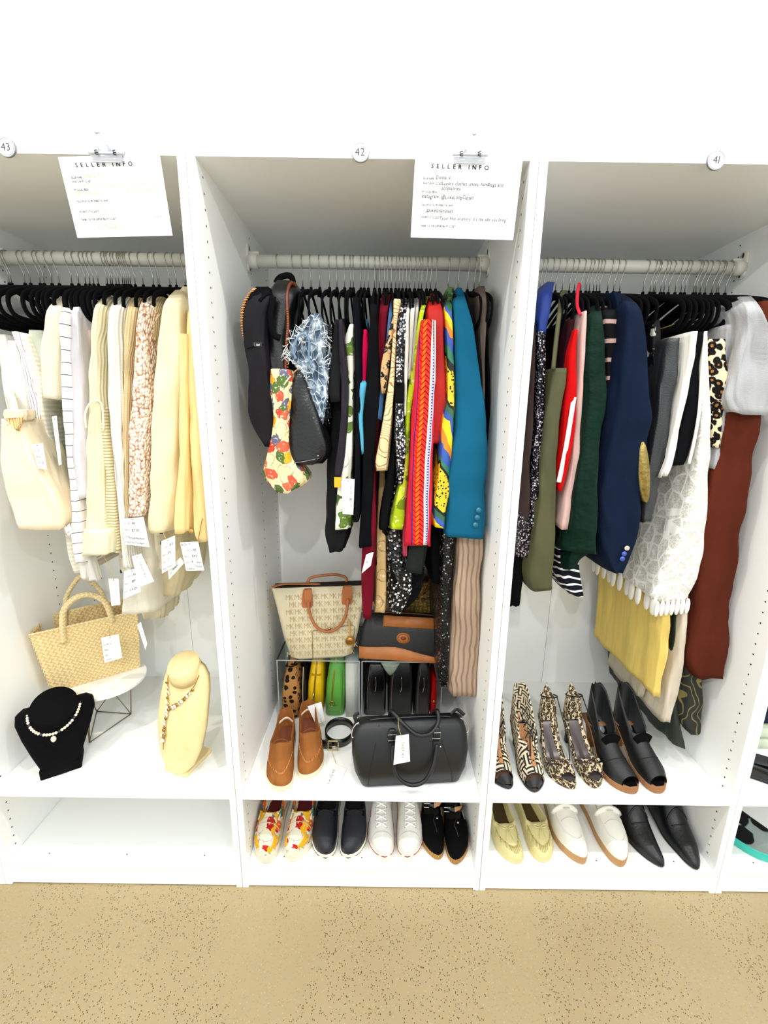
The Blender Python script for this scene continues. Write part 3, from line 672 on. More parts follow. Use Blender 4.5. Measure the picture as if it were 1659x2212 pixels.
garment('ivory_cardigan', 'first ivory cardigan edge right of the silver sequins', [(648, 878, 890), (680, 874, 885), (750, 874, 885), (850, 872, 880), (900, 872, 878)], WK, .108, group=g, **SH)
garment('white_cardigan', 'second ivory cardigan edge beside the pale grey one', [(645, 888, 901), (680, 885, 896), (750, 884, 892), (820, 880, 888)], WK, .115, group=g, **SH)
garment('grey_cardigan', 'pale grey marled cardigan edge next to the lime top', [(642, 900, 910), (690, 894, 904), (750, 890, 898), (800, 888, 894)], WK2, .12, group=g, **SH)
garment('mauve_blouse', 'narrow dusty mauve top above the lime one', [(630, 909, 919), (660, 905, 913), (700, 901, 909), (1000, 872, 884), (1100, 870, 883), (1200, 869, 881)], cloth('mauve', (196, 92, 112)), .135, group=g, **SH)
garment('lime_blouse', 'lime green ruffled top with dark floral edge left of the chevron panel', [(640, 914, 928), (670, 907, 918), (720, 899, 911), (780, 890, 903), (850, 878, 896), (900, 874, 888), (1000, 872, 886), (1030, 866, 885), (1080, 853, 880), (1130, 841, 877), (1146, 842, 872)], floral('lime_print', (186, 204, 36), [(196, 212, 44), (178, 198, 32), (204, 218, 70), (130, 150, 30)], 24, .8, (120, 140, 24)), .112, group=g, **SH)
def _chev():
    t = T('chevron_braid'); u, v = t.xy()
    # rows of V marks between coloured bands, from left to right across the panel
    un = t.ma('DIVIDE', u, .058)                       # -.5 .. .5 over the front
    zz = t.ma('ABSOLUTE', t.ma('SUBTRACT', t.ma('FRACT', t.ma('ADD', t.ma('MULTIPLY', un, 2.6), 20.5)), .5))
    ph = t.ma('FRACT', t.ma('ADD', t.ma('DIVIDE', t.ma('ADD', v, t.ma('MULTIPLY', zz, .022)), .0135), 50))
    mark = t.ma('LESS_THAN', ph, .30)
    ground = t.ramp(t.ma('ADD', un, .5), [(0, (206, 50, 74)), (.10, (206, 50, 74)), (.101, (74, 44, 132)), (.16, (226, 66, 48)), (.30, (226, 66, 48)), (.302, (240, 128, 40)), (.46, (240, 128, 40)), (.462, (228, 70, 58)), (.70, (228, 70, 58)), (.702, (238, 236, 232)), (.76, (238, 236, 232)), (.762, (150, 160, 190)), (.79, (238, 236, 232)), (.81, (48, 74, 160)), (.90, (48, 74, 160)), (.902, (238, 236, 232)), (.94, (214, 62, 92)), (1, (214, 62, 92))], True)
    dark = t.mix(t.ma('LESS_THAN', un, -.04), (150, 20, 20), (196, 28, 20))
    inz = t.ma('MULTIPLY', t.ma('GREATER_THAN', un, -.34), t.ma('LESS_THAN', un, .20))
    c = t.mix(t.ma('MULTIPLY', mark, inz), ground, dark)
    dots = t.ma('MULTIPLY', t.ma('LESS_THAN', t.ma('FRACT', t.ma('ADD', t.ma('DIVIDE', v, .0075), 50)), .5), t.ma('MULTIPLY', t.ma('GREATER_THAN', un, .325), t.ma('LESS_THAN', un, .375)))
    c = t.mix(dots, c, (244, 244, 244))
    t.bump(t.ma('ADD', mark, t.noise(t.sc(600, 600), 1, 1)), .3, .002); return t.set(c, .8, spec=.2)
RED = cloth('red_silk', (206, 38, 26), rough=.5, spec=.4)
o = garment('chevron_jacket', 'red jacket with an embroidered orange and blue chevron front panel', [(640, 925, 952), (656, 920, 958), (690, 916, 962), (760, 926, 962), (850, 930, 968), (900, 932, 970), (935, 932, 962), (960, 934, 950)], RED, .112, group=g, **SH)
garment('chevron_panel', None, [(690, 911, 939), (720, 907, 939), (800, 899, 939), (900, 891, 938), (1000, 885, 936), (1100, 879, 934), (1180, 876, 931)], _chev(), .088, Yb=.16, parent=o, fold=.02, sq=.35)
cord('zip', [(940, 692, .087), (940, 760, .087), (939, 830, .087)], plain('zip_white', (226, 210, 206), .5), o, .002)
garment('collar', None, [(634, 928, 946), (652, 926, 946)], leopard('brown_print', (120, 40, 36), (40, 20, 20), (200, 160, 120), 90), .17, Yb=.4, parent=o)
garment('grey_jacket', 'dark grey green sleeve end below the chevron panel', [(1120, 890, 930), (1180, 886, 924), (1236, 876, 917)], cloth('slate', (58, 62, 58)), .12, Yb=.3, group=g)
def _scarf():
    t = T('silk_scarf'); u, v = t.xy(); n = t.noise(t.sc(20, 10), 1, 2)
    f = t.ma('FRACT', t.ma('ADD', t.ma('MULTIPLY', t.ma('ADD', v, t.ma('ADD', t.ma('MULTIPLY', u, 1.1), t.ma('MULTIPLY', n, .10))), 3.6), 40))
    c = t.ramp(f, [(0, (74, 110, 186)), (.13, (240, 150, 40)), (.24, (240, 214, 40)), (.36, (74, 110, 186)), (.44, (70, 120, 90)), (.52, (24, 30, 34)), (.56, (236, 204, 52)), (.90, (24, 30, 34)), (.94, (70, 140, 110))], True)
    sp = t.ma('MULTIPLY', t.ma('LESS_THAN', t.vor(t.sc(120, 120), 1), .33), t.ma('MULTIPLY', t.ma('GREATER_THAN', f, .56), t.ma('LESS_THAN', f, .9)))
    return t.set(t.mix(sp, c, (20, 20, 22)), .45, spec=.4)
garment('silk_dress', 'blue yellow and orange patterned silk dress left of the teal coat', [(640, 963, 979), (660, 959, 979), (720, 962, 981), (800, 965, 984), (860, 967, 985), (920, 952, 984), (1000, 945, 980), (1050, 936, 976), (1100, 932, 964), (1141, 935, 962)], _scarf(), .098, group=g, **SH)
garment('green_print_blouse', 'sage green printed collar showing above the patterned silk dress', [(620, 966, 984), (634, 962, 984), (660, 966, 976)], floral('sage_print', (112, 146, 96), [(112, 146, 96), (150, 176, 120), (70, 104, 70)], 60), .19, group=g)
TEAL = cloth('teal_wool', (38, 118, 148), var=.10, bs=.45, fold=12, weave=1400)
o = garment('teal_coat', 'teal blue wool coat with three buttons on the sleeve', [(626, 986, 1002), (640, 981, 1010), (680, 979, 1023), (760, 981, 1038), (850, 984, 1052), (950, 978, 1062), (1050, 963, 1064), (1150, 955, 1057), (1161, 956, 1050)], TEAL, .095, group=g, Yt=.22, sp=34, fold=.03)
garment('collar', None, [(622, 985, 1000), (632, 982, 1003), (648, 984, 1002)], TEAL, .17, Yb=.45, parent=o)
BT = plain('teal_button', (58, 134, 160), .3)
for x, y in ((1034, 1102), (1031, 1118), (1027, 1134)): button(x, y, .086, .0072, BT, o, plain('teal_thread', (20, 70, 92), .8))
cord('cuff_seam', [(1047, 1108, .089), (1043, 1140, .089), (1039, 1158, .089)], plain('teal_seam', (20, 84, 112), .8), o, .0012)
garment('black_gown', 'long black sequin gown between the handbags and the taupe trousers', [(1140, 952, 990), (1250, 952, 980), (1350, 951, 974), (1482, 950, 970)], sequin('black_sequin', [(20, 20, 24), (44, 44, 50), (180, 180, 190)], 200, .3, (8, 8, 10), .55, .4), .13, group=g)
garment('black_skirt', 'black skirt hanging behind the brown bag handle', [(1130, 928, 975), (1200, 926, 968), (1262, 932, 962)], BLK2, .17, group=g)
garment('taupe_trousers', 'long pale taupe pleated trousers on the right of wardrobe 42', [(1140, 988, 1050), (1250, 981, 1047), (1350, 974, 1044), (1450, 968, 1040), (1503, 969, 1037)], stripes('taupe_pleats', (186, 166, 148), (158, 136, 118), .017, .35, False, .02), .13, group=g, nf=6, fold=.12)
garment('taupe_blouse', 'taupe top with black strap at the right end of the rail', [(618, 1031, 1048), (650, 1032, 1055), (720, 1038, 1051), (800, 1042, 1049), (860, 1044, 1049)], cloth('taupe', (140, 124, 114)), .15, group=g, **SH)
garment('black_slip', 'narrow black slip at the far right of the teal coat', [(640, 1048, 1058), (700, 1048, 1056), (900, 1052, 1060), (1160, 1050, 1060), (1300, 1046, 1054), (1500, 1038, 1044)], BLK2, .20, group=g)

# --- wardrobe 41
g = GR['41']
OLV = cloth('olive_cotton', (104, 104, 72), var=.2, rough=.6, spec=.35); NAVY = cloth('navy_wool', (30, 46, 72), var=.15, weave=700, bs=.5)
garment('taupe_dress', 'brown taupe dress at the left end of the dark clothes', [(690, 1150, 1160), (800, 1147, 1158), (900, 1141, 1154), (1000, 1130, 1150), (1125, 1120, 1147)], cloth('brown_taupe', (88, 74, 72)), .125, group=g)
garment('grey_sequin_hem', 'dress hem of grey lilac sequins at the left board of wardrobe 41', [(1124, 1116, 1152), (1160, 1114, 1150), (1202, 1111, 1146)], sequin('lilac_sequin', [(120, 110, 118), (176, 164, 172), (216, 206, 212)], 220, .3, (50, 44, 52), .3, .6), .12, group=g)
garment('black_slip_dress', 'plain black hem hanging lowest beside the olive dress', [(1195, 1110, 1136), (1250, 1106, 1132), (1312, 1104, 1124)], BLK2, .14, group=g)
garment('royal_blue_blouse', 'royal blue top at the top left of wardrobe 41', [(608, 1182, 1201), (630, 1166, 1199), (680, 1161, 1192), (722, 1162, 1185)], cloth('royal_blue', (24, 70, 150), rough=.5, spec=.35), .12, group=g, **SH)
garment('sequin_gown', 'navy gown with a silver sequin strip under the royal blue top', [(716, 1160, 1184), (800, 1160, 1183), (900, 1156, 1178), (1000, 1150, 1168), (1100, 1146, 1163), (1198, 1140, 1158)], sequin('navy_silver_sequin', [(110, 106, 120), (190, 184, 196), (236, 232, 238)], 210, .25, (20, 18, 36), .42, .6), .118, group=g)
o = garment('olive_dress', 'olive green strap dress with shiny folds', [(795, 1193, 1229), (820, 1190, 1228), (900, 1179, 1214), (1000, 1166, 1206), (1100, 1156, 1206), (1200, 1144, 1206), (1255, 1136, 1204), (1278, 1150, 1202)], OLV, .10, group=g, fold=.06)
ribbon('strap', [(1226, 632, .22), (1214, 636, .18), (1208, 680, .13), (1201, 740, .11), (1195, 798, .10)], OLV, o, .012, .0015)
garment('red_blouse', 'bright red top with a white side stripe', [(712, 1240, 1252), (760, 1226, 1250), (850, 1219, 1249), (950, 1209, 1243), (1030, 1204, 1226), (1060, 1206, 1214)], cloth('bright_red', (214, 26, 30)), .105, group=g)
o = [q for q in bpy.data.objects if q.name == 'red_blouse'][0]
ribbon('side_stripe', [(1240, 858, .102), (1232, 910, .101), (1222, 970, .101), (1214, 1010, .101), (1207, 1042, .102)], plain('stripe_white', (244, 240, 238), .8), o, .013, .001)
garment('wine_blouse', 'dark wine top between the olive dress and the red top', [(690, 1226, 1246), (760, 1216, 1228), (850, 1210, 1222), (900, 1206, 1216)], cloth('wine', (62, 20, 34)), .125, group=g)
o = garment('blush_blouse', 'blush pink top with a red strap beside the green velvet', [(672, 1260, 1268), (720, 1252, 1267), (800, 1250, 1265), (900, 1246, 1260), (1000, 1237, 1254), (1080, 1220, 1248), (1142, 1209, 1240)], cloth('blush_jersey', (226, 196, 190)), .108, group=g)
ribbon('strap', [(1252, 612, .2), (1248, 630, .17), (1247, 660, .14), (1254, 680, .115)], cloth('coral_strap', (232, 70, 92)), o, .010, .0015)
def _vel():
    t = T('green_velvet'); n = t.noise(t.sc(16, 3), 1, 3); n2 = t.noise(t.sc(40, 40), 1, 3)
    t.bump(t.ma('ADD', n, t.ma('MULTIPLY', n2, .4)), .7, .02); return t.set(t.mix(n, (10, 66, 50), (4, 32, 25)), .6, spec=.12, sheen=.05)
o = garment('velvet_jacket', 'dark green velvet jacket with a turned cuff', [(655, 1284, 1298), (680, 1278, 1307), (740, 1268, 1315), (850, 1262, 1316), (950, 1253, 1310), (1050, 1241, 1302), (1150, 1228, 1297), (1196, 1220, 1295)], _vel(), .095, group=g, fold=.06, **SH)
garment('cuff', None, [(1185, 1226, 1292), (1210, 1222, 1256), (1232, 1222, 1250)], _vel(), .12, Yb=.3, parent=o)
garment('striped_skirt', 'navy skirt with white wavy stripes below the green velvet', [(1180, 1202, 1256), (1240, 1204, 1262), (1270, 1216, 1265), (1292, 1240, 1266)], stripes('navy_white_stripe', (26, 30, 48), (240, 240, 240), .022, .28, True, .04), .16, group=g)
garment('black_striped_blouse', 'black top with two pale pink bands left of the navy blazer', [(648, 1300, 1334), (700, 1302, 1342), (760, 1312, 1340), (850, 1313, 1334), (905, 1308, 1326)], stripes('pink_bands', (18, 18, 22), (206, 176, 170), .046, .22, True), .12, group=g, **SH)
o = garment('navy_blazer', 'navy blue wool blazer with gold elbow patch and cuff buttons', [(634, 1330, 1352), (645, 1338, 1380), (665, 1350, 1396), (720, 1346, 1408), (800, 1336, 1412), (900, 1322, 1412), (1000, 1308, 1408), (1100, 1299, 1392), (1180, 1298, 1378), (1215, 1310, 1368), (1242, 1328, 1352)], NAVY, .085, group=g, Yt=.2, sp=34, fold=.03)
garment('lapel', None, [(630, 1322, 1338), (660, 1328, 1350), (720, 1334, 1350), (800, 1328, 1338)], NAVY, .13, Yb=.3, parent=o)
t_ = T('gold_foil'); _n = t_.noise(t_.sc(60, 60), 1, 3); t_.bump(_n, .8, .006); GOLDF = t_.set(t_.mix(_n, (190, 172, 110), (140, 118, 60)), .35, .5)
b = B(); c = [U(1393+11*math.cos(a)-6*math.sin(a)*.6, 1020-66*math.sin(a), Y=.0835) for a in [2*math.pi*k/28 for k in range(28)]]
b.loft([c, [Vector((p.x, p.y+.02, p.z)) for p in c]], True, True); b.out('elbow_patch', GOLDF, o)
for (x, y), m in zip(((1354, 1184), (1348, 1196), (1344, 1207)), (plain('horn_button', (232, 214, 200), .4), plain('blue_button', (86, 110, 190), .35), plain('blue_button', (86, 110, 190), .35))): button(x, y, .084, .0068, m, o)
garment('black_print_blouse', 'black top with white print beside the navy blazer shoulder', [(690, 1412, 1430), (740, 1410, 1432), (800, 1412, 1430), (830, 1414, 1428)], floral('ink_print', (18, 20, 26), [(18, 20, 26), (18, 20, 26), (200, 198, 190)], 46, .4, (18, 20, 26)), .14, group=g)
garment('lurex_trousers', 'dark grey sparkling lurex trousers hanging over a hanger bar', [(730, 1440, 1474), (800, 1430, 1466), (900, 1417, 1454), (1000, 1402, 1442), (1080, 1392, 1427), (1130, 1386, 1412)], cloth('grey_lurex', (56, 58, 62), rough=.45, var=.45, weave=350, spec=.6), .105, group=g, fold=.1, nf=5)
garment('white_scarf', 'long narrow white folded scarf hanging left of the black top', [(716, 1491, 1509), (800, 1480, 1494), (900, 1463, 1477), (1000, 1441, 1456), (1030, 1428, 1441)], WHT, .09, Yb=.3, group=g)
garment('black_tank', 'black tank with white edge right of the white scarf', [(716, 1506, 1524), (800, 1491, 1514), (900, 1477, 1509), (970, 1459, 1499), (1004, 1449, 1486)], BLK2, .10, Yb=.42, group=g)
o = [q for q in bpy.data.objects if q.name == 'black_tank'][0]
cord('white_edge', [(1524, 716, .099), (1516, 800, .098), (1511, 880, .098), (1502, 940, .098), (1488, 1002, .099)], plain('edge_white', (240, 238, 232), .8), o, .004)
def _lace():
    t = T('white_lace'); v = t.sc(26, 22); e = t.vor(v, 1, 'DISTANCE_TO_EDGE'); e2 = t.vor(t.sc(110, 110), 1, 'DISTANCE_TO_EDGE')
    big = t.ma('LESS_THAN', e, .06); fine = t.ma('LESS_THAN', e2, .10)
    c = t.mix(t.ma('MAXIMUM', big, t.ma('MULTIPLY', fine, .6)), (214, 213, 205), (248, 247, 242))
    t.bump(t.ma('SUBTRACT', t.ma('MAXIMUM', big, fine), e), .8, .006); return t.set(c, .85, spec=.2)
o = garment('lace_dress', 'white crochet lace dress with a scalloped fringe hem', [(716, 1520, 1532), (800, 1516, 1537), (900, 1514, 1543), (1000, 1502, 1543), (1100, 1478, 1533), (1200, 1448, 1523), (1280, 1424, 1504), (1300, 1418, 1492)], _lace(), .10, group=g, fold=.09, nf=4)
LW = plain('lace_white', (244, 242, 236), .85)
for i in range(7):                                  # scallops along the front hem, then along the side running back
    a = 1421+i*11; c = U(a, 1308-i*1.0, Y=.10); B().ball((c.x, c.y+.002, c.z-.012), .0066, 10, 8, 3.9).out('scallop', LW, o)
sx = U(1422, 1305, Y=.10)
for i in range(11):
    q = B(); q.ball((0, 0, 0), .0150, 10, 8, 2.3); q.v = [(sx.x+.001+.004*math.sin(i*1.9)+v[0]*.35, sx.y+.022+i*.036+v[1], sx.z-.012+v[2]) for v in q.v]; q.out('scallop', LW, o)
garment('yellow_skirt', 'soft yellow draped skirt below the white lace dress', [(1285, 1434, 1452), (1300, 1432, 1452), (1400, 1424, 1446), (1504, 1410, 1430)], cloth('butter_yellow', (244, 220, 138), rough=.6, var=.12), .115, group=g, fold=.22, nf=3.5, Yb=.50)
garment('cream_trousers', 'long narrow cream trousers between the yellow skirt and the brown suede', [(1180, 1492, 1510), (1280, 1476, 1492), (1400, 1462, 1482), (1500, 1446, 1467), (1562, 1431, 1449)], cloth('cream_twill', (226, 216, 200)), .11, Yb=.4, group=g)
garment('green_dress', 'dark green satin dress hanging lowest behind the yellow skirt', [(1240, 1462, 1474), (1400, 1450, 1464), (1500, 1448, 1466), (1612, 1452, 1480)], cloth('bottle_green', (42, 58, 46), rough=.5, spec=.4), .13, group=g, fold=.25, Yb=.53)
garment('beige_skirt', 'short beige crinkled hem peeking out under the yellow skirt', [(1350, 1398, 1414), (1440, 1392, 1408), (1508, 1376, 1392)], cloth('crinkle_beige', (206, 198, 180)), .20, Yb=.40, group=g, fold=.15)
garment('leaf_print_skirt', 'grey skirt with a large leaf print below the brown suede garment', [(1400, 1482, 1534), (1500, 1476, 1527), (1560, 1470, 1523), (1584, 1488, 1520)], stripes('leaf_print', (70, 70, 66), (146, 138, 96), .03, .18, False, .12), .13, Yb=.42, group=g)
garment('leopard_blouse', 'leopard print top right of the white lace', [(732, 1530, 1573), (800, 1530, 1571), (870, 1536, 1575), (920, 1542, 1571), (966, 1544, 1559)], leopard('leopard_cotton', (240, 222, 190), (24, 18, 18), (176, 124, 70), 60, .72), .105, Yb=.4, group=g)
TEE = cloth('grey_marl', (190, 190, 192), var=.12, weave=500)
o = garment('grey_tee', 'light grey marl tee shirt at the right end of wardrobe 41', [(700, 1572, 1600), (800, 1566, 1600), (860, 1563, 1598), (950, 1548, 1572), (1012, 1536, 1551)], TEE, .115, Yb=.5, group=g)
garment('sleeve', None, [(640, 1600, 1622), (660, 1612, 1646), (710, 1616, 1664), (760, 1604, 1672), (820, 1586, 1680), (860, 1572, 1684), (893, 1588, 1680)], TEE, .075, Yb=.2, parent=o, Yt=.17, fold=.06, crease=.32)
garment('suede_trousers', 'brown suede wide garment at the right of wardrobe 41', [(650, 1640, 1690), (760, 1610, 1672), (860, 1580, 1656), (950, 1561, 1646), (1050, 1541, 1632), (1150, 1522, 1617), (1250, 1507, 1603), (1350, 1496, 1591), (1440, 1479, 1581), (1468, 1500, 1576)], cloth('brown_suede', (112, 58, 40), var=.2, fold=14), .10, group=g, fold=.08, Yb=.45)
garment('moss_blouse', 'moss green garment at the right edge behind the brown suede', [(860, 1645, 1690), (1000, 1628, 1672), (1100, 1616, 1660), (1166, 1608, 1636)], cloth('moss', (112, 126, 82)), .16, group=g)
# ------------------------------------------------------------------ bags hanging on the rail
noxf()
gb = 'bags hanging from the rails'
NEO = cloth('black_neoprene', (52, 50, 54), rough=.6, var=.25, weave=1500, bs=.3); BLEA = leather('black_leather', (24, 25, 28)); COPPER = plain('copper_zip', (176, 112, 66), .35, .6)
o = garment('neoprene_backpack', 'black neoprene backpack with a copper zip and small white logo tag', [(620, 548, 582), (640, 530, 590), (680, 520, 574), (740, 523, 573), (790, 532, 578), (860, 534, 590), (900, 535, 594), (930, 545, 594), (962, 566, 592)], NEO, .095, Yt=.14, sp=30, group=gb, cat='backpack', Yb=.23)
garment('top_panel', None, [(618, 550, 580), (632, 536, 586), (648, 532, 566)], BLK2, .09, Yb=.3, Yt=.12, parent=o)
L = [U(x, y, Y=.107) for x, y in ((550, 624), (535, 641), (525, 665), (523, 690), (525, 715), (530, 738), (537, 752))]
zp = B().tube(cr(L, 8), .0032, 8).out('zip_tape', COPPER, o)
for i, p in enumerate(cr(L, 9)[::2]): B().box(p.x-.003, p.x+.0055, p.y-.0042, p.y-.002, p.z-.0007, p.z+.0007).out('zip_tooth', plain('brass_tooth', (214, 170, 112), .35, .7), zp, smooth=False)
cord('pocket_seam', [(533, 753, .094), (550, 748, .0935), (570, 744, .094)], BLK2, o, .0012)
c = U(559, 744, Y=.0915); tg = B().box(c.x-.0115, c.x+.0085, c.y, c.y+.001, c.z-.0055, c.z+.0055).out('logo_tag', plain('tag_black', (14, 14, 16), .6), o, smooth=False)
lettering('logo_lettering', [('Bead', -.006, -.0035, .0075, dict(track=.02, shear=.35, xs=.62))], (c.x, c.y-.0006, c.z), (1, 0, 0), (0, 0, 1), PAPER, tg)
c = U(549.5, 743.5, Y=.0915); B().box(c.x-.0007, c.x+.0007, c.y, c.y+.001, c.z-.0042, c.z+.0042).out('tag_stitch', PAPER, o, smooth=False)
for pts in ([(590, 640, .10), (584, 680, .10), (590, 720, .105), (606, 730, .11)], [(596, 612, .2), (604, 600, .2), (622, 595, .2), (632, 604, .2), (634, 640, .2)]):
    ribbon('strap', pts, BLK2, o, .016, .003)
o = garment('black_rucksack', 'second black bag with a tan zipped edge behind the neoprene backpack', [(606, 592, 636), (625, 574, 640), (680, 572, 626), (760, 578, 622), (800, 582, 620), (870, 588, 622)], BLEA, .12, Yt=.16, group=gb, cat='backpack', Yb=.26)
TANZ = leather('tan_trim', (140, 76, 42))
ribbon('zip_edge', [(640, 618, .15), (628, 612, .13), (620, 640, .115), (622, 700, .113), (618, 760, .113), (617, 802, .114)], TANZ, o, .008, .004)
for k in range(26):
    p = U(620+2*math.sin(k*.3), 668+k*5.2, Y=.108); B().box(p.x-.0022, p.x+.0022, p.y-.001, p.y, p.z-.0009, p.z+.0009).out('zip_tooth', COPPER, o, smooth=False)
FLB = floral('bouquet_print', (238, 222, 180), [(224, 108, 82), (238, 222, 180), (236, 178, 50), (212, 88, 66), (238, 222, 180), (104, 130, 74), (226, 120, 90), (120, 120, 140)], 44, .66, (120, 100, 100))
o = garment('floral_bag', 'drawstring bag printed with coral and yellow flowers', [(797, 581, 626), (806, 579, 632), (830, 580, 630), (870, 584, 626), (910, 589, 622), (950, 583, 621), (985, 575, 622), (1010, 572, 640), (1035, 573, 664), (1055, 583, 650), (1063, 596, 630)], FLB, .075, Yb=.20, group=gb, cat='bag', fold=.08)
cord('drawstring', [(632, 808, .08), (640, 800, .09), (650, 796, .1)], plain('tan_cord', (170, 140, 90), .6), o, .0018)
ribbon('drape_strap', [(628, 812, .075), (620, 822, .072), (613, 832, .072)], plain('pale_strap', (226, 214, 186), .7), o, .004)
o = garment('leather_shoulder_bag', 'slouchy black leather shoulder bag under the frayed denim', [(806, 636, 654), (820, 628, 660), (860, 624, 674), (910, 623, 692), (960, 619, 706), (985, 615, 706), (1003, 624, 686)], leather('soft_black_leather', (30, 31, 34), .3, 150, .5), .09, Yb=.22, group=gb, cat='bag', fold=.1)
cord('bottom_zip', [(622, 1000, .088), (650, 998, .086), (690, 990, .088)], plain('steel_zip', (150, 150, 156), .3, 1), o, .0012)
c = U(687, 985, Y=.086); B().ball(c, .003).out('zip_stop', plain('steel_zip', (150, 150, 156), .3, 1), o)
def _denim():
    t = T('frayed_denim'); v = t.sc(55, 40); n = t.noise(v, 1, 4); e = t.vor(t.sc(75, 40), 1, 'DISTANCE_TO_EDGE')
    c = t.ramp(n, [(0, (40, 48, 60)), (.44, (92, 108, 126)), (.56, (156, 170, 184)), (.68, (222, 226, 228))]); c = t.mix(t.ma('LESS_THAN', e, .03), c, (206, 214, 220))
    t.bump(t.ma('SUBTRACT', n, e), 1, .014); return t.set(c, .9, spec=.1)
DEN = _denim()
o = garment('denim_vest', 'frayed light blue distressed denim vest', [(676, 672, 690), (700, 646, 700), (735, 624, 708), (770, 622, 713), (800, 640, 713), (850, 660, 708), (900, 671, 702), (926, 677, 695)], DEN, .105, Yb=.3, group=GR['42'], fold=.2, nf=5)
FR = plain('fray_thread', (222, 228, 230), .9); R_ = random.Random(4); q = B()
for x0, y0, x1, y1 in ((672, 684, 622, 728), (622, 728, 617, 768), (617, 768, 655, 800), (655, 800, 676, 925), (700, 700, 713, 790), (640, 726, 660, 722)):
    for k in range(16):
        a = R_.random(); p = U(x0+(x1-x0)*a+R_.uniform(-3, 3), y0+(y1-y0)*a+R_.uniform(-3, 3), Y=.10)
        q.tube([p, p+Vector((R_.uniform(-.009, .009), -.004, R_.uniform(-.010, .005))), p+Vector((R_.uniform(-.014, .014), -.003, R_.uniform(-.020, .003)))], .0009, 4)
q.out('frayed_edge', FR, o, kind='stuff')
cord('armhole_edge', [(640, 775, .1), (634, 760, .098), (640, 735, .097), (652, 722, .097), (664, 726, .097), (668, 745, .097), (667, 770, .098), (674, 795, .1)], plain('denim_edge', (128, 152, 176), .9), o, .0030)
garment('sequin_skirt', 'short black sequin skirt beside the frayed denim', [(700, 706, 720), (740, 705, 720), (800, 698, 714), (860, 690, 710), (912, 688, 712)], sequin('jet_sequin', [(40, 40, 46), (120, 120, 126), (220, 220, 224)], 190, .25, (12, 12, 14), .5, .5), .112, Yb=.4, group=GR['42'])
CRL = leather('cream_canvas', (243, 228, 202), .6, 500, .2, .06)
o = garment('cream_tote', 'soft cream hobo bag hanging at the left edge', [(905, -4, 42), (925, -2, 46), (960, 0, 62), (1010, 4, 84), (1060, 10, 106), (1100, 18, 122), (1128, 28, 131), (1143, 38, 128)], CRL, .075, Yb=.20, group=gb, cat='bag', fold=.05)
ribbon('strap', [(20, 850, .15), (30, 885, .12), (24, 915, .08)], CRL, o, .030, .004)
garment('strap_knot', None, [(884, 6, 46), (895, 4, 48), (905, 8, 46)], CRL, .07, Yb=.12, parent=o)
garment('tassel_scarf', 'little cream pleated fan of cloth behind the cream hobo bag', [(900, 14, 46), (915, 22, 44), (928, 34, 38)], stripes('fan_pleats', (232, 206, 160), (190, 150, 90), .008, .2, False), .068, Yb=.075, group=GR['43'], short=True)

# ------------------------------------------------------------------ bags on the shelf
ZS = .3580; ZB = .0873
def pack(name, levels, mat, parent=None, n=5, r=None, **k):
    """Soft upright body: levels of (z, x0, x1, y0, y1, corner radius)."""
    b = B(); b.loft([rrect((x0+x1)/2, (y0+y1)/2, z, (x1-x0)/2, (y1-y0)/2, rr, n) for z, x0, x1, y0, y1, rr in levels], True, True)
    return b.out(name, mat, parent, **k)
ACR = T('clear_acrylic').set((236, 240, 240), .03, trans=.96, ior=1.06)
AED = plain('acrylic_edge', (222, 228, 228), .15, trans=.5, ior=1.2)
def riser(x0, x1, label):
    y0, y1, z1 = .300, .556, .6165
    t = thing('acrylic_riser', label, 'display riser', ((x0+x1)/2, (y0+y1)/2, ZS), 'clear acrylic risers')
    B().box(x0, x1, y0, y1, z1-.004, z1).out('top_plate', ACR, t, smooth=False)
    for a in (x0, x1-.004): B().box(a, a+.004, y0, y1, ZS, z1-.004).out('side_plate', ACR, t, smooth=False)
    B().box(x0+.004, x1-.004, y1-.004, y1, ZS, z1-.004).out('back_plate', ACR, t, smooth=False)
    B().box(x0, x1, y0-.0006, y0, z1-.004, z1).out('front_edge', AED, t, smooth=False)
    for a in (x0, x1-.004): B().box(a, a+.004, y0-.0006, y0, ZS, z1-.004).out('side_edge', AED, t, smooth=False)
riser(-.318, -.022, 'clear acrylic riser over the leopard, yellow and green bags')
riser(-.016, .275, 'clear acrylic riser over the black bags behind the satchel')
ZT = .6168
# cream monogram tote
gs = 'handbags on the shelf of wardrobe 42'
setxf((-.158, .30, ZT), math.radians(7))
MKC = leather('cream_coated_canvas', (226, 216, 188), .5, 400, .12, .06); TANL = leather('tan_leather', (192, 126, 78), .45)
t = thing('monogram_tote', 'cream monogram tote with tan handles on the left riser', 'handbag', (0, .06, 0), gs)
# open-topped trapezoid
lv = [(0, -.098, .098, .012, .10, .03), (.012, -.113, .113, .004, .112, .03), (.10, -.134, .134, .010, .112, .022), (.20, -.152, .152, .022, .10, .014), (.262, -.166, .162, .034, .086, .008)]
body = pack('body', lv, MKC, t)
def face(x, z): return .012+.024*(z/.26)-.010 if z > .05 else .004
mono = []
R_ = random.Random(2)
for j in range(9):
    for i in range(9):
        x = -.118+i*.030+(j % 2)*.012; z = .018+j*.0255
        if abs(x+.01) < .108+.17*z: mono.append((x, z))
q = B()
for x, z in mono:
    V, F, wd = lay('MK', .0265, track=-.02, xs=.8)
    q.add([(x+p[0], np.interp(z+p[1], [0, .012, .1, .2, .262], [.012, .004, .010, .022, .034])-.0008, z+p[1]) for p in V], F)
q.out('monogram_print', plain('monogram_beige', (198, 180, 138), .6), body, smooth=False, kind='stuff')
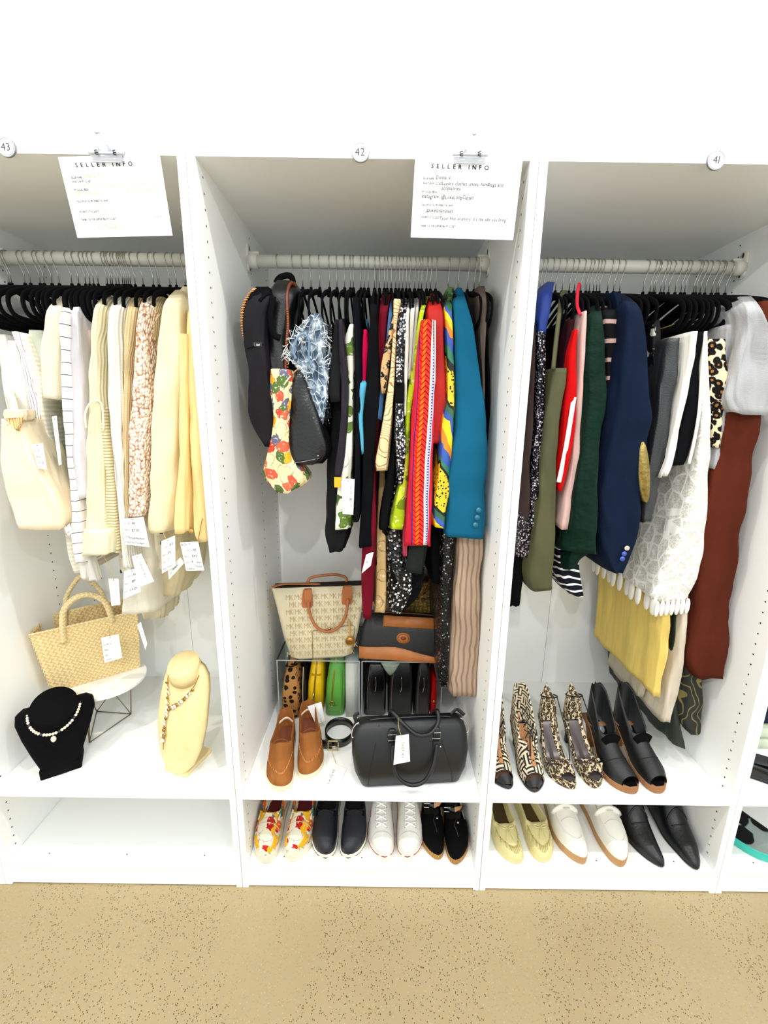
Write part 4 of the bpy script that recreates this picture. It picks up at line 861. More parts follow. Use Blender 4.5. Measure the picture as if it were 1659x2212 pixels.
B().tube([(-.03, .0040, .004), (-.03, .0032, .09), (-.028, .0058, .112), (.11, .0105, .125), (.118, .0105, .118), (.112, .0028, .03)], .0012, 6).out('pocket_seam', plain('pocket_stitch', (170, 150, 110), .7), body)
for x, dz in ((-.045, 0), (.092, .006)):
    p = B(); p.loft([[(x-w_, yy, z+dz) for yy in (.030-.0006*k, .018-.0006*k)]+[(x+w_, yy, z+dz) for yy in (.018-.0006*k, .030-.0006*k)] for k, (z, w_) in enumerate(((.258, .013), (.232, .018), (.205, .019), (.196, .015)))], True, True); p.out('handle_tab', TANL, t, smooth=False)
    p = B(); p.loft([[(x+.004-w_, yy, z+dz) for yy in (.020, .008)]+[(x+.004+w_, yy, z+dz) for yy in (.008, .020)] for z, w_ in ((.266, .012), (.240, .013), (.222, .010), (.212, .002))], True, True); p.out('handle_loop', TANL, t, smooth=False)
B().tube(cr([(-.041, .010, .222), (-.036, .002, .18), (-.015, -.008, .135), (.022, -.012, .117), (.058, -.010, .127), (.085, -.002, .165), (.096, .008, .228)], 6), .0052, 10).out('handle', TANL, t)
B().tube(cr([(-.045, .075, .258), (-.04, .085, .275), (-.01, .09, .282), (.05, .09, .286), (.088, .085, .276), (.092, .075, .262)], 5), .0052, 8).out('handle', TANL, t)
BRASS = plain('brass', (206, 168, 96), .25, 1)
ch = B().tube(cr([(.098, .004, .150), (.100, .000, .13), (.101, -.002, .11), (.102, -.003, .09)], 4), .0035, 8).out('charm_strap', plain('pale_strap_leather', (206, 168, 112), .5), t)
q = B(); q.disc((.102, .002, .070), (0, -1, 0), .0165, .004, 24); cm = q.out('charm', plain('charm_gold', (196, 150, 84), .3, .6), t)
B().tube([(.102+.0155*math.cos(a), -.0022, .070+.0155*math.sin(a)) for a in [2*math.pi*k/28 for k in range(28)]], .0014, 6, closed=True).out('charm_rim', BRASS, cm)
lettering('charm_letters', [('MK', -.0095, -.005, .014, dict(track=.0, xs=.8))], (.102, -.0022, .070), (1, 0, 0), (0, 0, 1), plain('charm_dark', (60, 38, 18), .6), cm)
B().disc((.03, -.001, .122), (0, -1, 0), .005, .004, 14).out('snap', BRASS, t)
for z in (.262, .205):
    B().tube([(-.168+.006*math.cos(a), .05, z-.012+.010*math.sin(a)) for a in [2*math.pi*k/14 for k in range(14)]], .0013, 6, closed=True).out('side_ring', BRASS, t)
B().tube(cr([(-.166, .05, .262), (-.13, .06, .268), (-.06, .062, .266), (0, .062, .262)], 5), 0, 6, flat=(.010, .002), up=(0, 0, 1)).out('shoulder_strap', TANL, t)
B().box(-.158, .156, .040, .080, .2605, .2630).out('lining', plain('dark_lining', (48, 38, 32), .9), t, smooth=False)
noxf()
# black and tan bag on the right riser
setxf((.118, .30, ZT), math.radians(-5))
PEB = leather('pebbled_black', (34, 36, 38), .45, 420, .5); SAD = leather('saddle_tan', (204, 138, 82), .45, 200, .2)
t = thing('flap_bag', 'black pebbled leather bag with tan trim and round patch', 'handbag', (0, .05, 0), gs)
pack('body', [(0, -.142, .142, .004, .10, .02), (.015, -.148, .148, .0, .106, .02), (.05, -.146, .147, .002, .104, .02), (.11, -.136, .142, .014, .09, .014), (.158, -.120, .136, .034, .07, .010)], PEB, t)
p = B(); XS = [-.1435+.0318*i for i in range(10)]                      # wavy tan base band
zt_ = [.050, .049, .051, .054, .055, .050, .042, .034, .027, .024]
p.loft([[(x, .0005, .001), (x, -.0022, .004), (x, -.0022, z), (x, .0015, z)] for x, z in zip(XS, zt_)], True, True); p.out('base_trim', SAD, t)
p = B(); p.loft([[(x, .022, .122), (x, .016, .124), (x, .028, .158), (x, .034, .158)] for x in (-.06, 0, .06, .128)], True, True); p.out('top_trim', SAD, t)
p = B(); p.tube(cr([(.138, .012, .120), (.1455, .0, .07), (.146, -.001, .02)], 5), .0042, 8); p.out('side_piping', SAD, t)
q = B(); q.disc((.012, .0115, .086), (0, -1, .12), .024, .004, 28, .0195); pt = q.out('round_patch', SAD, t)
B().tube([(.012+.0195*math.cos(a), .0068, .086+.0155*math.sin(a)) for a in [2*math.pi*k/28 for k in range(28)]], .0006, 5, closed=True).out('patch_stitch', plain('patch_dark', (120, 64, 28), .7), pt)
B().disc((.012, .0072, .087), (0, -1, .12), .010, .0006, 16, .007).out('embossed_emblem', plain('patch_emboss', (150, 84, 40), .6), pt)
B().tube(cr([(-.1, .05, .158), (-.05, .045, .163), (.04, .045, .164), (.13, .05, .158)], 6), .0028, 8).out('zip', plain('brown_zip', (110, 66, 36), .6), t)
noxf()
# straw bag behind it with a bamboo handle
t = thing('seagrass_bag', 'seagrass bag with a brown bamboo ring handle behind the black bag', 'handbag', (.19, .47, ZT), gs)
pack('body', [(ZT, .10, .262, .425, .505, .02), (ZT+.10, .09, .268, .420, .505, .02), (ZT+.245, .10, .262, .435, .495, .012)], weave('seagrass', (186, 158, 92), (118, 92, 44), .016, 0), t)
B().tube([(.172+.062*math.cos(a), .432, ZT+.262+.072*math.sin(a)) for a in [2*math.pi*k/40 for k in range(40)]], .0065, 10, closed=True).out('ring_handle', leopard('bamboo', (132, 92, 44), (84, 52, 24), (150, 110, 60), 60), t)
for i in range(5):
    B().ball((.135+i*.024, .421, ZT+.185-.004*(i % 2)), .009, 8, 6, .6).out('woven_knot', plain('dark_seagrass', (112, 84, 40), .8), t)
# black satchel at the front
setxf((.152, .032, ZS), math.radians(4.5))
SLE = leather('satchel_leather', (30, 33, 37), .42, 600, .12, .25); NICK = plain('nickel', (206, 204, 198), .2, 1); SEAM = plain('satchel_seam', (12, 13, 15), .6)
t = thing('satchel', 'large black leather satchel with two rolled handles and silver buckles', 'handbag', (0, .07, 0), gs)
pack('body', [(0, -.150, .150, .010, .155, .02), (.006, -.156, .156, .004, .160, .025), (.05, -.174, .172, .0, .158, .03), (.10, -.181, .180, .010, .142, .03), (.15, -.178, .177, .028, .118, .026), (.178, -.166, .168, .043, .098, .018), (.190, -.145, .150, .054, .084, .012)], SLE, t)
yf = lambda z: float(np.interp(z, [0, .006, .05, .10, .15, .178, .19], [.01, .004, 0, .01, .028, .043, .054]))
for pts in ([(-.098, .185), (-.112, .13), (-.128, .06), (-.132, .008)], [(.082, .185), (.096, .13), (.120, .06), (.128, .008)]):
    B().tube(cr([(x, yf(z)-.0004, z) for x, z in pts], 6), .0012, 6).out('panel_seam', SEAM, t)
for x in (-.060, .075):
    yy = yf(.155)
    B().box(x-.010, x+.010, yy-.008, yy+.004, .128, .186, .003).out('handle_mount', SLE, t)
    B().tube([(x+.0125*a, yf(.16)-.010, .160+.0105*c) for a, c in ((-1, -1), (1, -1), (1, 1), (-1, 1))], .0016, 6, closed=True).out('buckle', NICK, t, smooth=False)
    p = B(); p.loft([[(x-w_, yf(z)-.010, z), (x+w_, yf(z)-.010, z), (x+w_, yf(z)-.004, z), (x-w_, yf(z)-.004, z)] for z, w_ in ((.145, .009), (.125, .010), (.112, .007), (.106, .002))], True, True); p.out('handle_tongue', SLE, t, smooth=False)
    B().ball((x+.012, yf(.130)-.006, .128), .0035).out('stud', NICK, t)
B().tube(cr([(-.058, yf(.14)-.012, .142), (-.060, -.006, .105), (-.045, -.020, .060), (-.008, -.026, .036), (.034, -.024, .044), (.062, -.010, .085), (.076, yf(.14)-.012, .138)], 7), .0058, 10).out('handle', SLE, t)
B().tube(cr([(-.062, .085, .190), (-.058, .060, .222), (-.030, .032, .205), (.010, .012, .178), (.052, .018, .172), (.082, .040, .190), (.084, .062, .215), (.076, .086, .192)], 7), .0062, 10).out('handle', SLE, t)
B().tube(cr([(-.150, .068, .176), (-.11, .066, .192), (0, .066, .194), (.11, .066, .192), (.156, .068, .178)], 5), .0022, 6).out('zip', plain('dark_zip', (90, 92, 96), .35, .7), t)
lettering('brand_lettering', [('MICHAEL KORS', 0, 0, .0095, dict(track=.1))], (.012, yf(.168)-.0012, .163), (1, 0, 0), (0, .45, 1), plain('brand_silver', (214, 206, 190), .3, .6), t, centre=True)
for sx in (-1, 1):
    for pts in ([(sx*.160, .066, .184), (sx*.176, .058, .172), (sx*.182, .050, .150), (sx*.174, .048, .146), (sx*.168, .056, .166)],):
        B().tube(cr(pts+[pts[0]], 4), .0020, 7).out('strap_clip', NICK, t)
B().tube(cr([(-.165, .07, .176), (-.172, .075, .200), (-.158, .08, .205)], 4), 0, 6, flat=(.006, .002), up=(0, 1, 0)).out('strap_end', SLE, t)
B().tube(cr([(.13, .072, .19), (.15, .08, .204), (.172, .07, .19)], 4), 0, 6, flat=(.006, .002), up=(0, 1, 0)).out('strap_end', SLE, t)
noxf()
# three bags under the left riser
LEO = leopard('calf_leopard', (190, 146, 92), (38, 28, 22), (50, 34, 26), 56, .50)
def slimbag(name, label, x0, x1, y0, y1, z1, mat, lean=0, rr=.02):
    t = thing(name, label, 'handbag', ((x0+x1)/2, (y0+y1)/2, ZS), gs); h = z1-ZS
    pack('body', [(ZS+.0002, x0, x1, y0+.01, y1, rr), (ZS+.01, x0-.003, x1+.003, y0, y1, rr), (ZS+h*.55, x0-.002+lean*.5, x1+.002+lean*.5, y0+.002, y1, rr), (ZS+h*.85, x0+.004+lean*.9, x1-.004+lean*.9, y0+.012, y1-.01, rr), (z1, x0+.012+lean, x1-.012+lean, y0+.03, y1-.03, rr*.6)], mat, t)
    return t
t = slimbag('leopard_bag', 'leopard print calf hair bag under the left riser', -.312, -.252, .318, .50, .555, LEO, .006, .014)
B().tube(cr([(-.282, .36, .55), (-.275, .345, .585), (-.255, .36, .598), (-.24, .40, .59), (-.25, .44, .555)], 6), 0, 8, flat=(.012, .003), up=(0, 1, 0)).out('handle', LEO, t)
B().tube(cr([(-.255, .323, .365), (-.252, .325, .46), (-.256, .335, .54)], 6), .002, 6).out('piping', plain('tan_piping', (186, 126, 84), .6), t)
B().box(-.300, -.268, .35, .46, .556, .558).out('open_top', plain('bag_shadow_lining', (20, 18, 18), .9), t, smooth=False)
t = slimbag('striped_pouch', 'dark pouch with pale straps squeezed between leopard and yellow bags', -.243, -.232, .345, .50, .575, leather('dark_pouch', (44, 40, 36)), .006, .004)
B().tube(cr([(-.238, .342, .40), (-.236, .34, .48), (-.232, .345, .56)], 5), .0018, 6).out('strap', plain('pouch_strap', (200, 190, 170), .6), t)
YEL = leather('yellow_leather', (240, 204, 16), .4, 200, .15)
t = slimbag('yellow_bag', 'bright yellow zipped leather bag under the left riser', -.224, -.168, .345, .50, .590, YEL, .012, .022)
B().tube(cr([(-.196, .352, .37), (-.196, .344, .43), (-.192, .347, .49), (-.186, .356, .55), (-.183, .372, .588)], 6), 0, 6, flat=(.003, .001), up=(0, -1, 0)).out('zip', plain('gold_zip', (190, 160, 80), .3, .8), t)
B().tube([(-.197, .342, .455), (-.195, .338, .435), (-.198, .338, .415)], .0022, 6).out('zip_pull', NICK, t)
B().box(-.205, -.170, .350, .48, .520, .526).out('band', plain('yellow_band', (196, 160, 14), .5), t, smooth=False)
GRN = leather('green_leather', (112, 178, 84), .35, 200, .12)
t = slimbag('green_bag', 'apple green zipped camera bag under the left riser', -.152, -.086, .332, .50, .600, GRN, .010, .022)
B().tube(cr([(-.126, .333, .415), (-.126, .332, .45), (-.122, .335, .50), (-.116, .345, .56), (-.112, .362, .598)], 6), 0, 6, flat=(.0028, .001), up=(0, -1, 0)).out('zip', plain('gold_zip', (190, 160, 80), .3, .8), t)
B().tube([(-.126+.009*math.cos(a), .329, .418+.010*math.sin(a)) for a in [2*math.pi*k/20 for k in range(20)]], .0016, 6, closed=True).out('ring_pull', BRASS, t)
B().tube(cr([(-.155, .345, .412), (-.125, .3305, .408), (-.088, .338, .412)], 5), .0009, 5).out('seam', plain('green_seam', (70, 130, 50), .6), t)
B().tube(cr([(-.092, .338, .37), (-.089, .336, .47), (-.090, .346, .55)], 6), .0014, 6).out('edge_piping', plain('green_seam', (70, 130, 50), .6), t)
B().tube(cr([(-.088, .36, .500), (-.0865, .36, .515), (-.087, .36, .53)], 4), .0026, 6).out('side_logo', BRASS, t)
# the acrylic box's wrapped insert at its right end
p = B(); p.loft([[(-.076, .335, z), (-.028, .333, z), (-.028, .50, z), (-.076, .50, z)] for z in (ZS+.0003, .60)], True, True); p.out('tissue_packet', cloth('tissue', (226, 228, 220), .7, bs=.8, fold=30), label='crumpled white tissue packet beside the green bag', cat='packet')
# black bags under the right riser
for i, (nm, lb, x0, x1, z1) in enumerate((('patent_bag', 'shiny black patent bag leftmost under the right riser', -.006, .070, .585), ('quilted_bag', 'black handbag with stitched edge in the middle under the right riser', .084, .170, .604), ('chain_bag', 'slim black bag with zips at right under the right riser', .182, .236, .598))):
    t = slimbag(nm, lb, x0, x1, .335, .50, z1, leather(nm+'_leather', (14, 14, 17), .25 if i == 0 else .4), .004, .016)
    B().tube(cr([(x0+.012, .333, .38), (x0+.010, .331, .47), (x0+.02, .345, .57)], 6), .0012, 6).out('edge_stitch', plain('edge_grey', (120, 104, 100), .5), t)
    B().tube(cr([((x0+x1)/2, .331, .47), ((x0+x1)/2+.004, .328, .50), ((x0+x1)/2+.002, .333, .53)], 5), .0014, 6).out('metal_pull', NICK, t)
t = thing('red_pouch', 'small red pouch tucked at the right end of the black bags', 'pouch', (.252, .42, ZS))
pack('body', [(ZS+.0002, .243, .262, .345, .45, .006), (.44, .242, .263, .340, .45, .006), (.52, .247, .260, .345, .44, .005)], cloth('red_vinyl', (196, 24, 30), rough=.4), t)
B().ball((.252, .337, .43), .006).out('snap', BRASS, t)
p = B(); p.loft([[(.052+.02*math.cos(a)*w_+.035, .296+.01*math.sin(a)*w_, z) for a in [2*math.pi*k/12 for k in range(12)]] for z, w_ in ((.565, .25), (.585, 1.0), (.605, 1.5), (.6128, 1.7))], True, True)
p.out('tissue_tuft', cloth('sage_tissue', (170, 180, 166), .6, bs=.9, fold=40), label='tuft of pale green tissue hanging over the right riser front', cat='tissue')
# belt
c = Vector((-.090, .238, ZS)); BLT = leather('belt_leather', (24, 24, 26), .25, 500, .1)
t = thing('leather_belt', 'coiled black leather belt with a pale gold buckle', 'belt', tuple(c))
b = B()
for r0 in (.047, .0495):
    pts = [(c.x+r0*math.cos(a), c.y+(r0+.006)*math.sin(a), c.z+.0175) for a in [2*math.pi*k/40 for k in range(40)]]
    b.tube(pts, 0, 6, flat=(.0012, .0172), up=(0, 0, 1), closed=True)
b.out('strap', BLT, t)
B().box(c.x-.053, c.x-.018, c.y-.062, c.y-.054, c.z+.001, c.z+.034, .002).out('strap_tip', BLT, t)
B().tube([(c.x-.014+.019*max(-.9, min(.9, 1.3*math.cos(a))), c.y-.068, c.z+.0215+.0195*max(-.92, min(.92, 1.3*math.sin(a)))) for a in [2*math.pi*k/28 for k in range(28)]], .0021, 7, closed=True).out('buckle', plain('pale_gold', (214, 196, 150), .22, 1), t)
B().tube([(c.x-.030, c.y-.066, c.z+.0175), (c.x+.004, c.y-.070, c.z+.0175)], .0018, 7).out('prong', plain('pale_gold', (214, 196, 150), .22, 1), t)
# ------------------------------------------------------------------ wardrobe 43: stand, straw basket, necklace busts
noxf()
# round white stand on wire legs
cT = Vector((-.925, .305, 0)); ZD = .530
t = thing('wire_stand', 'round white riser on thin bronze wire legs under the straw basket', 'display stand', (cT.x, cT.y, ZS))
B().disc((cT.x, cT.y, ZD-.008), (0, 0, 1), .118, .008, 48).out('round_top', WHITE, t, smooth=False)
BRZ = plain('bronze_wire', (150, 138, 112), .35, .6)
feet = [U(193, 1604, Z=ZS+.002), U(283, 1542, Z=ZS+.002), Vector((-1.02, .345, ZS+.002))]
rim = [(cT.x+.085*math.cos(a), cT.y+.085*math.sin(a), ZD-.008) for a in (math.radians(-100), math.radians(-50), math.radians(20), math.radians(70), math.radians(140), math.radians(190))]
for i, f in enumerate(feet):
    for r_ in (rim[(2*i-1) % 6 if i else 0], rim[2*i+1 if i else 5]):
        B().tube([tuple(r_), tuple(f)], .0017, 6).out('wire_leg', BRZ, t)
    B().tube([tuple(f), tuple(feet[(i+1) % 3])], .0017, 6).out('base_wire', BRZ, t)
# straw basket
ZK = ZD+.0005
a, b_ = U(112, 1498, Z=ZK), U(303, 1441, Z=ZK); rz = math.atan2(b_.y-a.y, b_.x-a.x); wd = (b_-a).length
setxf((a.x, a.y, ZK), rz)
STRAW = weave('plaited_straw', (250, 234, 192), (228, 200, 146), .0112, .62); SROPE = weave('straw_rope', (250, 236, 198), (230, 206, 156), .009, .9)
t = thing('straw_basket', 'rectangular plaited straw basket with two arched handles', 'basket', (wd/2, .04, 0))
H_, D_, fl = .232, .105, .028
def wall(p, q, nm):
    b = B(); n = 8
    inn = Vector((0, 0, 0)); cen = Vector((wd/2, D_/2, 0))
    rows = []
    for j in range(2):
        rows.append(None)
    P0, P1, P2, P3 = [Vector(v) for v in (p[0], q[0], q[1], p[1])]
    nrm = (P1-P0).cross(P3-P0).normalized()*.004
    b.loft([[P0, P1, P1-nrm, P0-nrm], [P3, P2, P2-nrm, P3-nrm]], True, True)
    b.out(nm, STRAW, t, smooth=False)
c0 = [((0, 0, 0), (-fl, -.012, H_)), ((wd, 0, 0), (wd+.012, -.010, H_-.004)), ((wd, D_, 0), (wd+.012, D_+.016, H_+.002)), ((0, D_, 0), (-fl+.012, D_+.014, H_+.002))]
wall(c0[0], c0[1], 'front_wall'); wall(c0[1], c0[2], 'end_wall'); wall(c0[2], c0[3], 'back_wall')
mid = ((.002, D_/2, 0), (-fl+.022, D_/2, H_-.002)); wall(c0[3], mid, 'end_wall'); wall(mid, c0[0], 'end_wall')
B().box(.002, wd-.002, .002, D_-.002, 0, .004).out('base', STRAW, t, smooth=False)
B().tube([c0[0][1], c0[1][1], c0[2][1], c0[3][1], mid[1]], .0042, 8, closed=True).out('rim', SROPE, t, smooth=False)
for (p, q) in ((c0[0], None), (c0[1], None)):
    for k in range(17):
        f = (k+.5)/17; v = Vector(p[0])*(1-f)+Vector(p[1])*f
        B().tube([v+Vector((-.001, -.001, -.003)), v+Vector((.001, -.0015, .003))], .0016, 5).out('edge_stitch', SROPE, t)
for y, dz in ((-.010, 0), (D_+.012, .026)):
    x0, x1 = .060, .192
    if dz: x0, x1 = .068, .186
    pts = cr([(x0-.006, y, H_-.055), (x0, y-.004, H_+.02), (x0+.010, y-.002, H_+.062), (x0+.035, y, H_+.088+dz*.5), ((x0+x1)/2, y, H_+.098+dz), (x1-.035, y, H_+.088+dz*.5), (x1-.010, y-.002, H_+.06), (x1, y-.004, H_+.02), (x1+.004, y, H_-.02)], 6)
    B().tube(pts, .0098 if not dz else .0078, 10).out('handle', SROPE, t)
noxf()

# busts
def bust(name, label, loc, rz, H, prof, mat, neck, base, lean, bulge):
    setxf(loc, rz)
    t = thing(name, label, 'jewellery bust', (0, .03, 0), 'necklace busts')
    bw, bd, bh = base
    p = B(); p.loft([rrect(0, bd/2, z, bw/2-i, bd/2-i, .004, 2) for z, i in ((0, .001), (.002, 0), (bh-.002, 0), (bh, .002))], True, True); p.out('base', mat, t)
    # chest board
    fr = []; n = 16
    for s, w_ in prof:
        z = .006+(H-.006)*s; y0 = -.004+lean*s**1.3; ring = []
        for k in range(n+1):
            th = math.pi*(k/n-.5); ring.append((w_*math.sin(th), y0+bulge*w_*(1-math.cos(th))*1.2-.010*math.sin(math.pi*s), z))
        for k in range(n, -1, -1):
            th = math.pi*(k/n-.5); ring.append((w_*.96*math.sin(th), y0+bulge*w_*(1-math.cos(th))*1.2+.014-.010*math.sin(math.pi*s), z))
        fr.append(ring)
    B().loft(fr, True, True).out('chest_board', mat, t)
    nz, ny, nr, nry, tl = neck
    rings = [[(nr*k_*math.cos(a), ny+nry*k_*math.sin(a)-dy, nz+dz+tl*nry*k_*math.sin(a)) for a in [2*math.pi*k/28 for k in range(28)]] for dz, dy, k_ in ((-.035, -.006, 1.10), (-.015, 0, 1.03), (0, .004, 1.0), (.003, .004, .97))]
    B().loft(rings, True, True).out('neck', mat, t)
    return t
BV = _velvet('bust_velvet', (13, 14, 19)); TAN = _velvet('tan_suede_bust', (252, 234, 186))
pf = [(0, .046), (.12, .05), (.35, .068), (.6, .088), (.8, .102), (.92, .100), (.98, .084), (1, .058)]
t1 = bust('necklace_bust', 'black velvet necklace bust in front of the straw basket', (-.940, .062, ZS), math.radians(31), .205, pf, BV, (.206, .062, .062, .044, .85), (.105, .085, .030), .058, .30)
# pearl choker
PEARL = plain('pearl', (240, 232, 214), .2, .0, coat=.5); GREY_B = plain('dark_bead', (80, 76, 84), .3)
def loopN(R1, R2, zc, yc, sag): return [(R1*math.cos(a), yc-R2*math.sin(a), zc-sag*max(0, math.sin(a))+.004*math.cos(2*a)+.012*max(0, -math.sin(a))) for a in [2*math.pi*k/56 for k in range(56)]]
n1 = thing('pearl_choker', 'white pearl bead choker with drop pearl on the black bust', 'necklace', (0, .03, .18))
Lp = loopN(.066, .074, .190, .062, .030)
for k, p in enumerate(Lp):
    B().ball(p, .0043 if k % 6 else .0036, 8, 6).out('pearl_bead', PEARL if k % 6 else GREY_B, n1)
p = Lp[14]; B().ball((p[0], p[1]-.004, p[2]-.015), .0072, 10, 8, 1.35).out('drop_pearl', PEARL, n1)
B().tube([(p[0], p[1]-.002, p[2]), (p[0], p[1]-.004, p[2]-.008)], .0012, 6).out('bail', BRASS, n1)
noxf()
pf = [(0, .020), (.03, .040), (.10, .062), (.25, .083), (.45, .093), (.62, .092), (.78, .088), (.90, .078), (.97, .060), (1, .045)]
t2 = bust('necklace_bust', 'tall golden tan oval necklace bust at the right of wardrobe 43', (-.588, .066, ZS), math.radians(-20), .345, pf, TAN, (.342, .078, .053, .040, .6), (.085, .115, .012), .080, .28)
n2 = thing('coin_necklace', 'gold chain necklace with white and gold discs on the tan bust', 'necklace', (0, .03, .15))
GOLDC = plain('gold_chain', (186, 140, 64), .3, .8); SHELL = plain('shell_disc', (244, 238, 226), .3); COIN = plain('coin_disc', (190, 160, 84), .25, .8)
def fy(x, z):
    s = (z-.006)/.339; w_ = np.interp(s, [a for a, _ in pf], [b for _, b in pf]); th = math.asin(max(-1, min(1, x/w_)))
    return float(-.004+.080*s**1.3+.28*w_*(1-math.cos(th))*1.2-.010*math.sin(math.pi*s))-.004
ch = {'l': [(-.058, .318), (-.050, .285), (-.038, .25), (-.028, .215)], 'r': [(.060, .320), (.054, .292), (.036, .265), (.014, .243), (-.008, .228), (-.028, .215)], 'd': [(-.028, .215), (-.032, .19), (-.036, .165), (-.038, .135), (-.034, .115)]}
R_ = random.Random(8)
for k, pts in ch.items():
    P = cr([(x, fy(x, z), z) for x, z in pts], 8); B().tube(P, .0012, 6).out('chain', GOLDC, n2)
    if k == 'l': P = P[8:]
    if k == 'r': P = P[10:]
    for i, p in enumerate(P[::3]):
        B().disc(p+Vector((R_.uniform(-.003, .003), -.002, -.006)), (R_.uniform(-.3, .3), -1, R_.uniform(-.2, .3)), .0052+.001*(i % 3), .0008, 14).out('disc', SHELL if i % 3 else COIN, n2)
for dx, dz in ((-.008, .125), (-.002, .11), (.004, .13), (-.006, .105), (.002, .145)):
    B().disc((-.036+dx, fy(-.036+dx, dz)-.002, dz), (.2, -1, .1), .0062, .0008, 14).out('disc', COIN if dx > 0 else SHELL, n2)
B().tube([(-.034, fy(-.034, .115)-.001, .115), (-.034, fy(-.034, .085)-.002, .083)], .0011, 6).out('chain', GOLDC, n2)
noxf()

# ------------------------------------------------------------------ swing tags
MARK = plain('marker_ink', (30, 28, 30), .9); FAINT = plain('faint_print', (150, 146, 140), .9); STRING = plain('tag_string', (206, 180, 120), .7)
def swing(corners, Y, label, lines, pen=(), string=None, back=False):
    P = [U(c[0], c[1], Y=(c[2] if len(c) > 2 else Y)) for c in corners]
    n = (P[1]-P[0]).cross(P[3]-P[0]).normalized()
    if n.y < 0: n = -n
    t = B().loft([P, [p+n*.0006 for p in P]], True, True).out('swing_tag', PAPER, smooth=False, label=label, cat='tag', group='paper swing tags')
    up_len = (P[0]-P[3]).length; wd = (P[1]-P[0]).length
    for nm, ls, m in (('printed_text', lines, FAINT), ('handwritten_text', pen, MARK)):
        if not ls: continue
        q = B(); rr = random.Random(4)
        for s, fx, fy_, size, op in ls:
            base = P[0]*(1-fx)*(1-fy_)+P[1]*fx*(1-fy_)+P[3]*(1-fx)*fy_+P[2]*fx*fy_
            r = ((P[1]-P[0])*(1-fy_)+(P[2]-P[3])*fy_).normalized(); u = ((P[0]-P[3])*(1-fx)+(P[1]-P[2])*fx).normalized()
            if op.get('vert'): r, u = -u, r
            op = {k: v for k, v in op.items() if k != 'vert'}
            v, f, w_ = lay(s, size, rnd=rr, **op); q.add([base+r*x+u*y-n*.0005 for x, y in v], f)
        q.out(nm, m, t, smooth=False, kind='stuff')
    e = P[0]*.5+P[1]*.5+(P[3]-P[0])*.06
    B().disc(e-n*.0004, tuple(-n), .0013, 0, 8).out('eyelet', HOLE, t, smooth=False)
    if string: B().tube(cr([e-n*.001]+[U(x, y, Y=yy) for x, y, yy in string], 5), .0007, 5).out('string', STRING, t)
    return t
PR = dict(track=.08, xs=.7); PN = dict(track=.1, shear=.1, xs=.85, jit=.08); VT = dict(track=.35, xs=.9, vert=True); VS = dict(track=.6, xs=.8, vert=True)
swing([(262, 1121), (310, 1117), (323, 1182), (270, 1176)], .082, 'white tag reading closet 43, price $7.00, on the chunky knit', [('CLOSET #', .08, .22, .0085, PR), ('PRICE', .08, .47, .0085, PR), ('SIZE', .08, .72, .0085, PR)], [('43', .45, .22, .0105, PN), ('$7.00', .38, .48, .0105, PN), ('Small/Medium', .22, .76, .0088, PN), ('3 button Cardigan', .03, .92, .0080, PN)])
swing([(348, 1169), (378, 1157), (379, 1222), (350, 1239)], .075, 'white tag reading price 39 below the beige blazer', [('CLOSET #', .08, .28, .0078, PR), ('PRICE', .08, .50, .0080, PR), ('SIZE', .08, .72, .0080, PR)], [('43', .62, .26, .0115, PN), ('39.', .45, .50, .0120, PN), ('2', .45, .70, .0100, PN), ('Ann Taylor', .08, .93, .0078, PN)], string=[(356, 1160, .085), (353, 1150, .09)])
swing([(389, 1172), (428, 1170), (441, 1232), (402, 1233)], .08, 'white tag reading price $45, size 4, under the golden jacket', [('CLOSET #', .08, .32, .0080, PR), ('PRICE', .08, .53, .0080, PR), ('SIZE', .08, .73, .0080, PR)], [('43', .62, .31, .0110, PN), ('$45', .50, .52, .0105, PN), ('4', .40, .72, .0100, PN), ('Ann', .68, .75, .0085, PN), ('Taylor', .55, .88, .0085, PN), ('3 piece', .06, .96, .0090, PN), ('BC1+', .05, .12, .0090, PN)])
swing([(268, 1234), (303, 1226), (304, 1278), (266, 1294)], .10, 'grey shaded tag reading price $19, size large, on the white skirt', [('CLOSET #', .05, .26, .0080, PR), ('PRICE', .05, .52, .0080, PR), ('SIZE', .05, .80, .0080, PR)], [('43', .55, .24, .0110, PN), ('$19', .48, .50, .0115, PN), ('Large', .40, .80, .0115, PN)])
swing([(285, 1202), (305, 1196), (333, 1256), (299, 1269)], .078, 'folded white tag printed shop my hanging over the white skirt', [('SHOP MY', .52, .25, .0095, VT), ('...............', .14, .12, .010, VS)])
swing([(234, 1250), (256, 1250), (260, 1306), (241, 1309)], .11, 'narrow white tag with dotted edge left of the white skirt', [('...............', .30, .05, .010, VS)], string=[(238, 1225, .11), (222, 1200, .11)])
swing([(362, 1228, .09), (390, 1204, .09), (398, 1216, .09), (365, 1252, .09)], .09, 'tilted pale tag reading medium behind the price 39 tag', [('SIZE', .10, .75, .0070, PR)], [('Medium', .30, .60, .0085, PN)])
swing([(67, 961), (92, 957), (101, 1014), (82, 1012)], .072, 'white tag reading size 2 beside the cream hobo bag', [('CLOSET', .10, .30, .0075, PR), ('PRICE', .15, .55, .0075, PR), ('SIZE', .2, .78, .0075, PR)], [('2', .65, .78, .0090, PN)])
swing([(112, 900), (122, 898), (133, 1003), (127, 1005)], .10, 'thin grey tag seen edge on beside the black grid shirt', [('SHOP MY', .45, .35, .0060, VT)])
swing([(138, 1140), (150, 1131), (158, 1150), (147, 1157)], .10, 'tiny white tag at the hem of the black grid shirt', [], [('small', .1, .75, .0050, PN)])
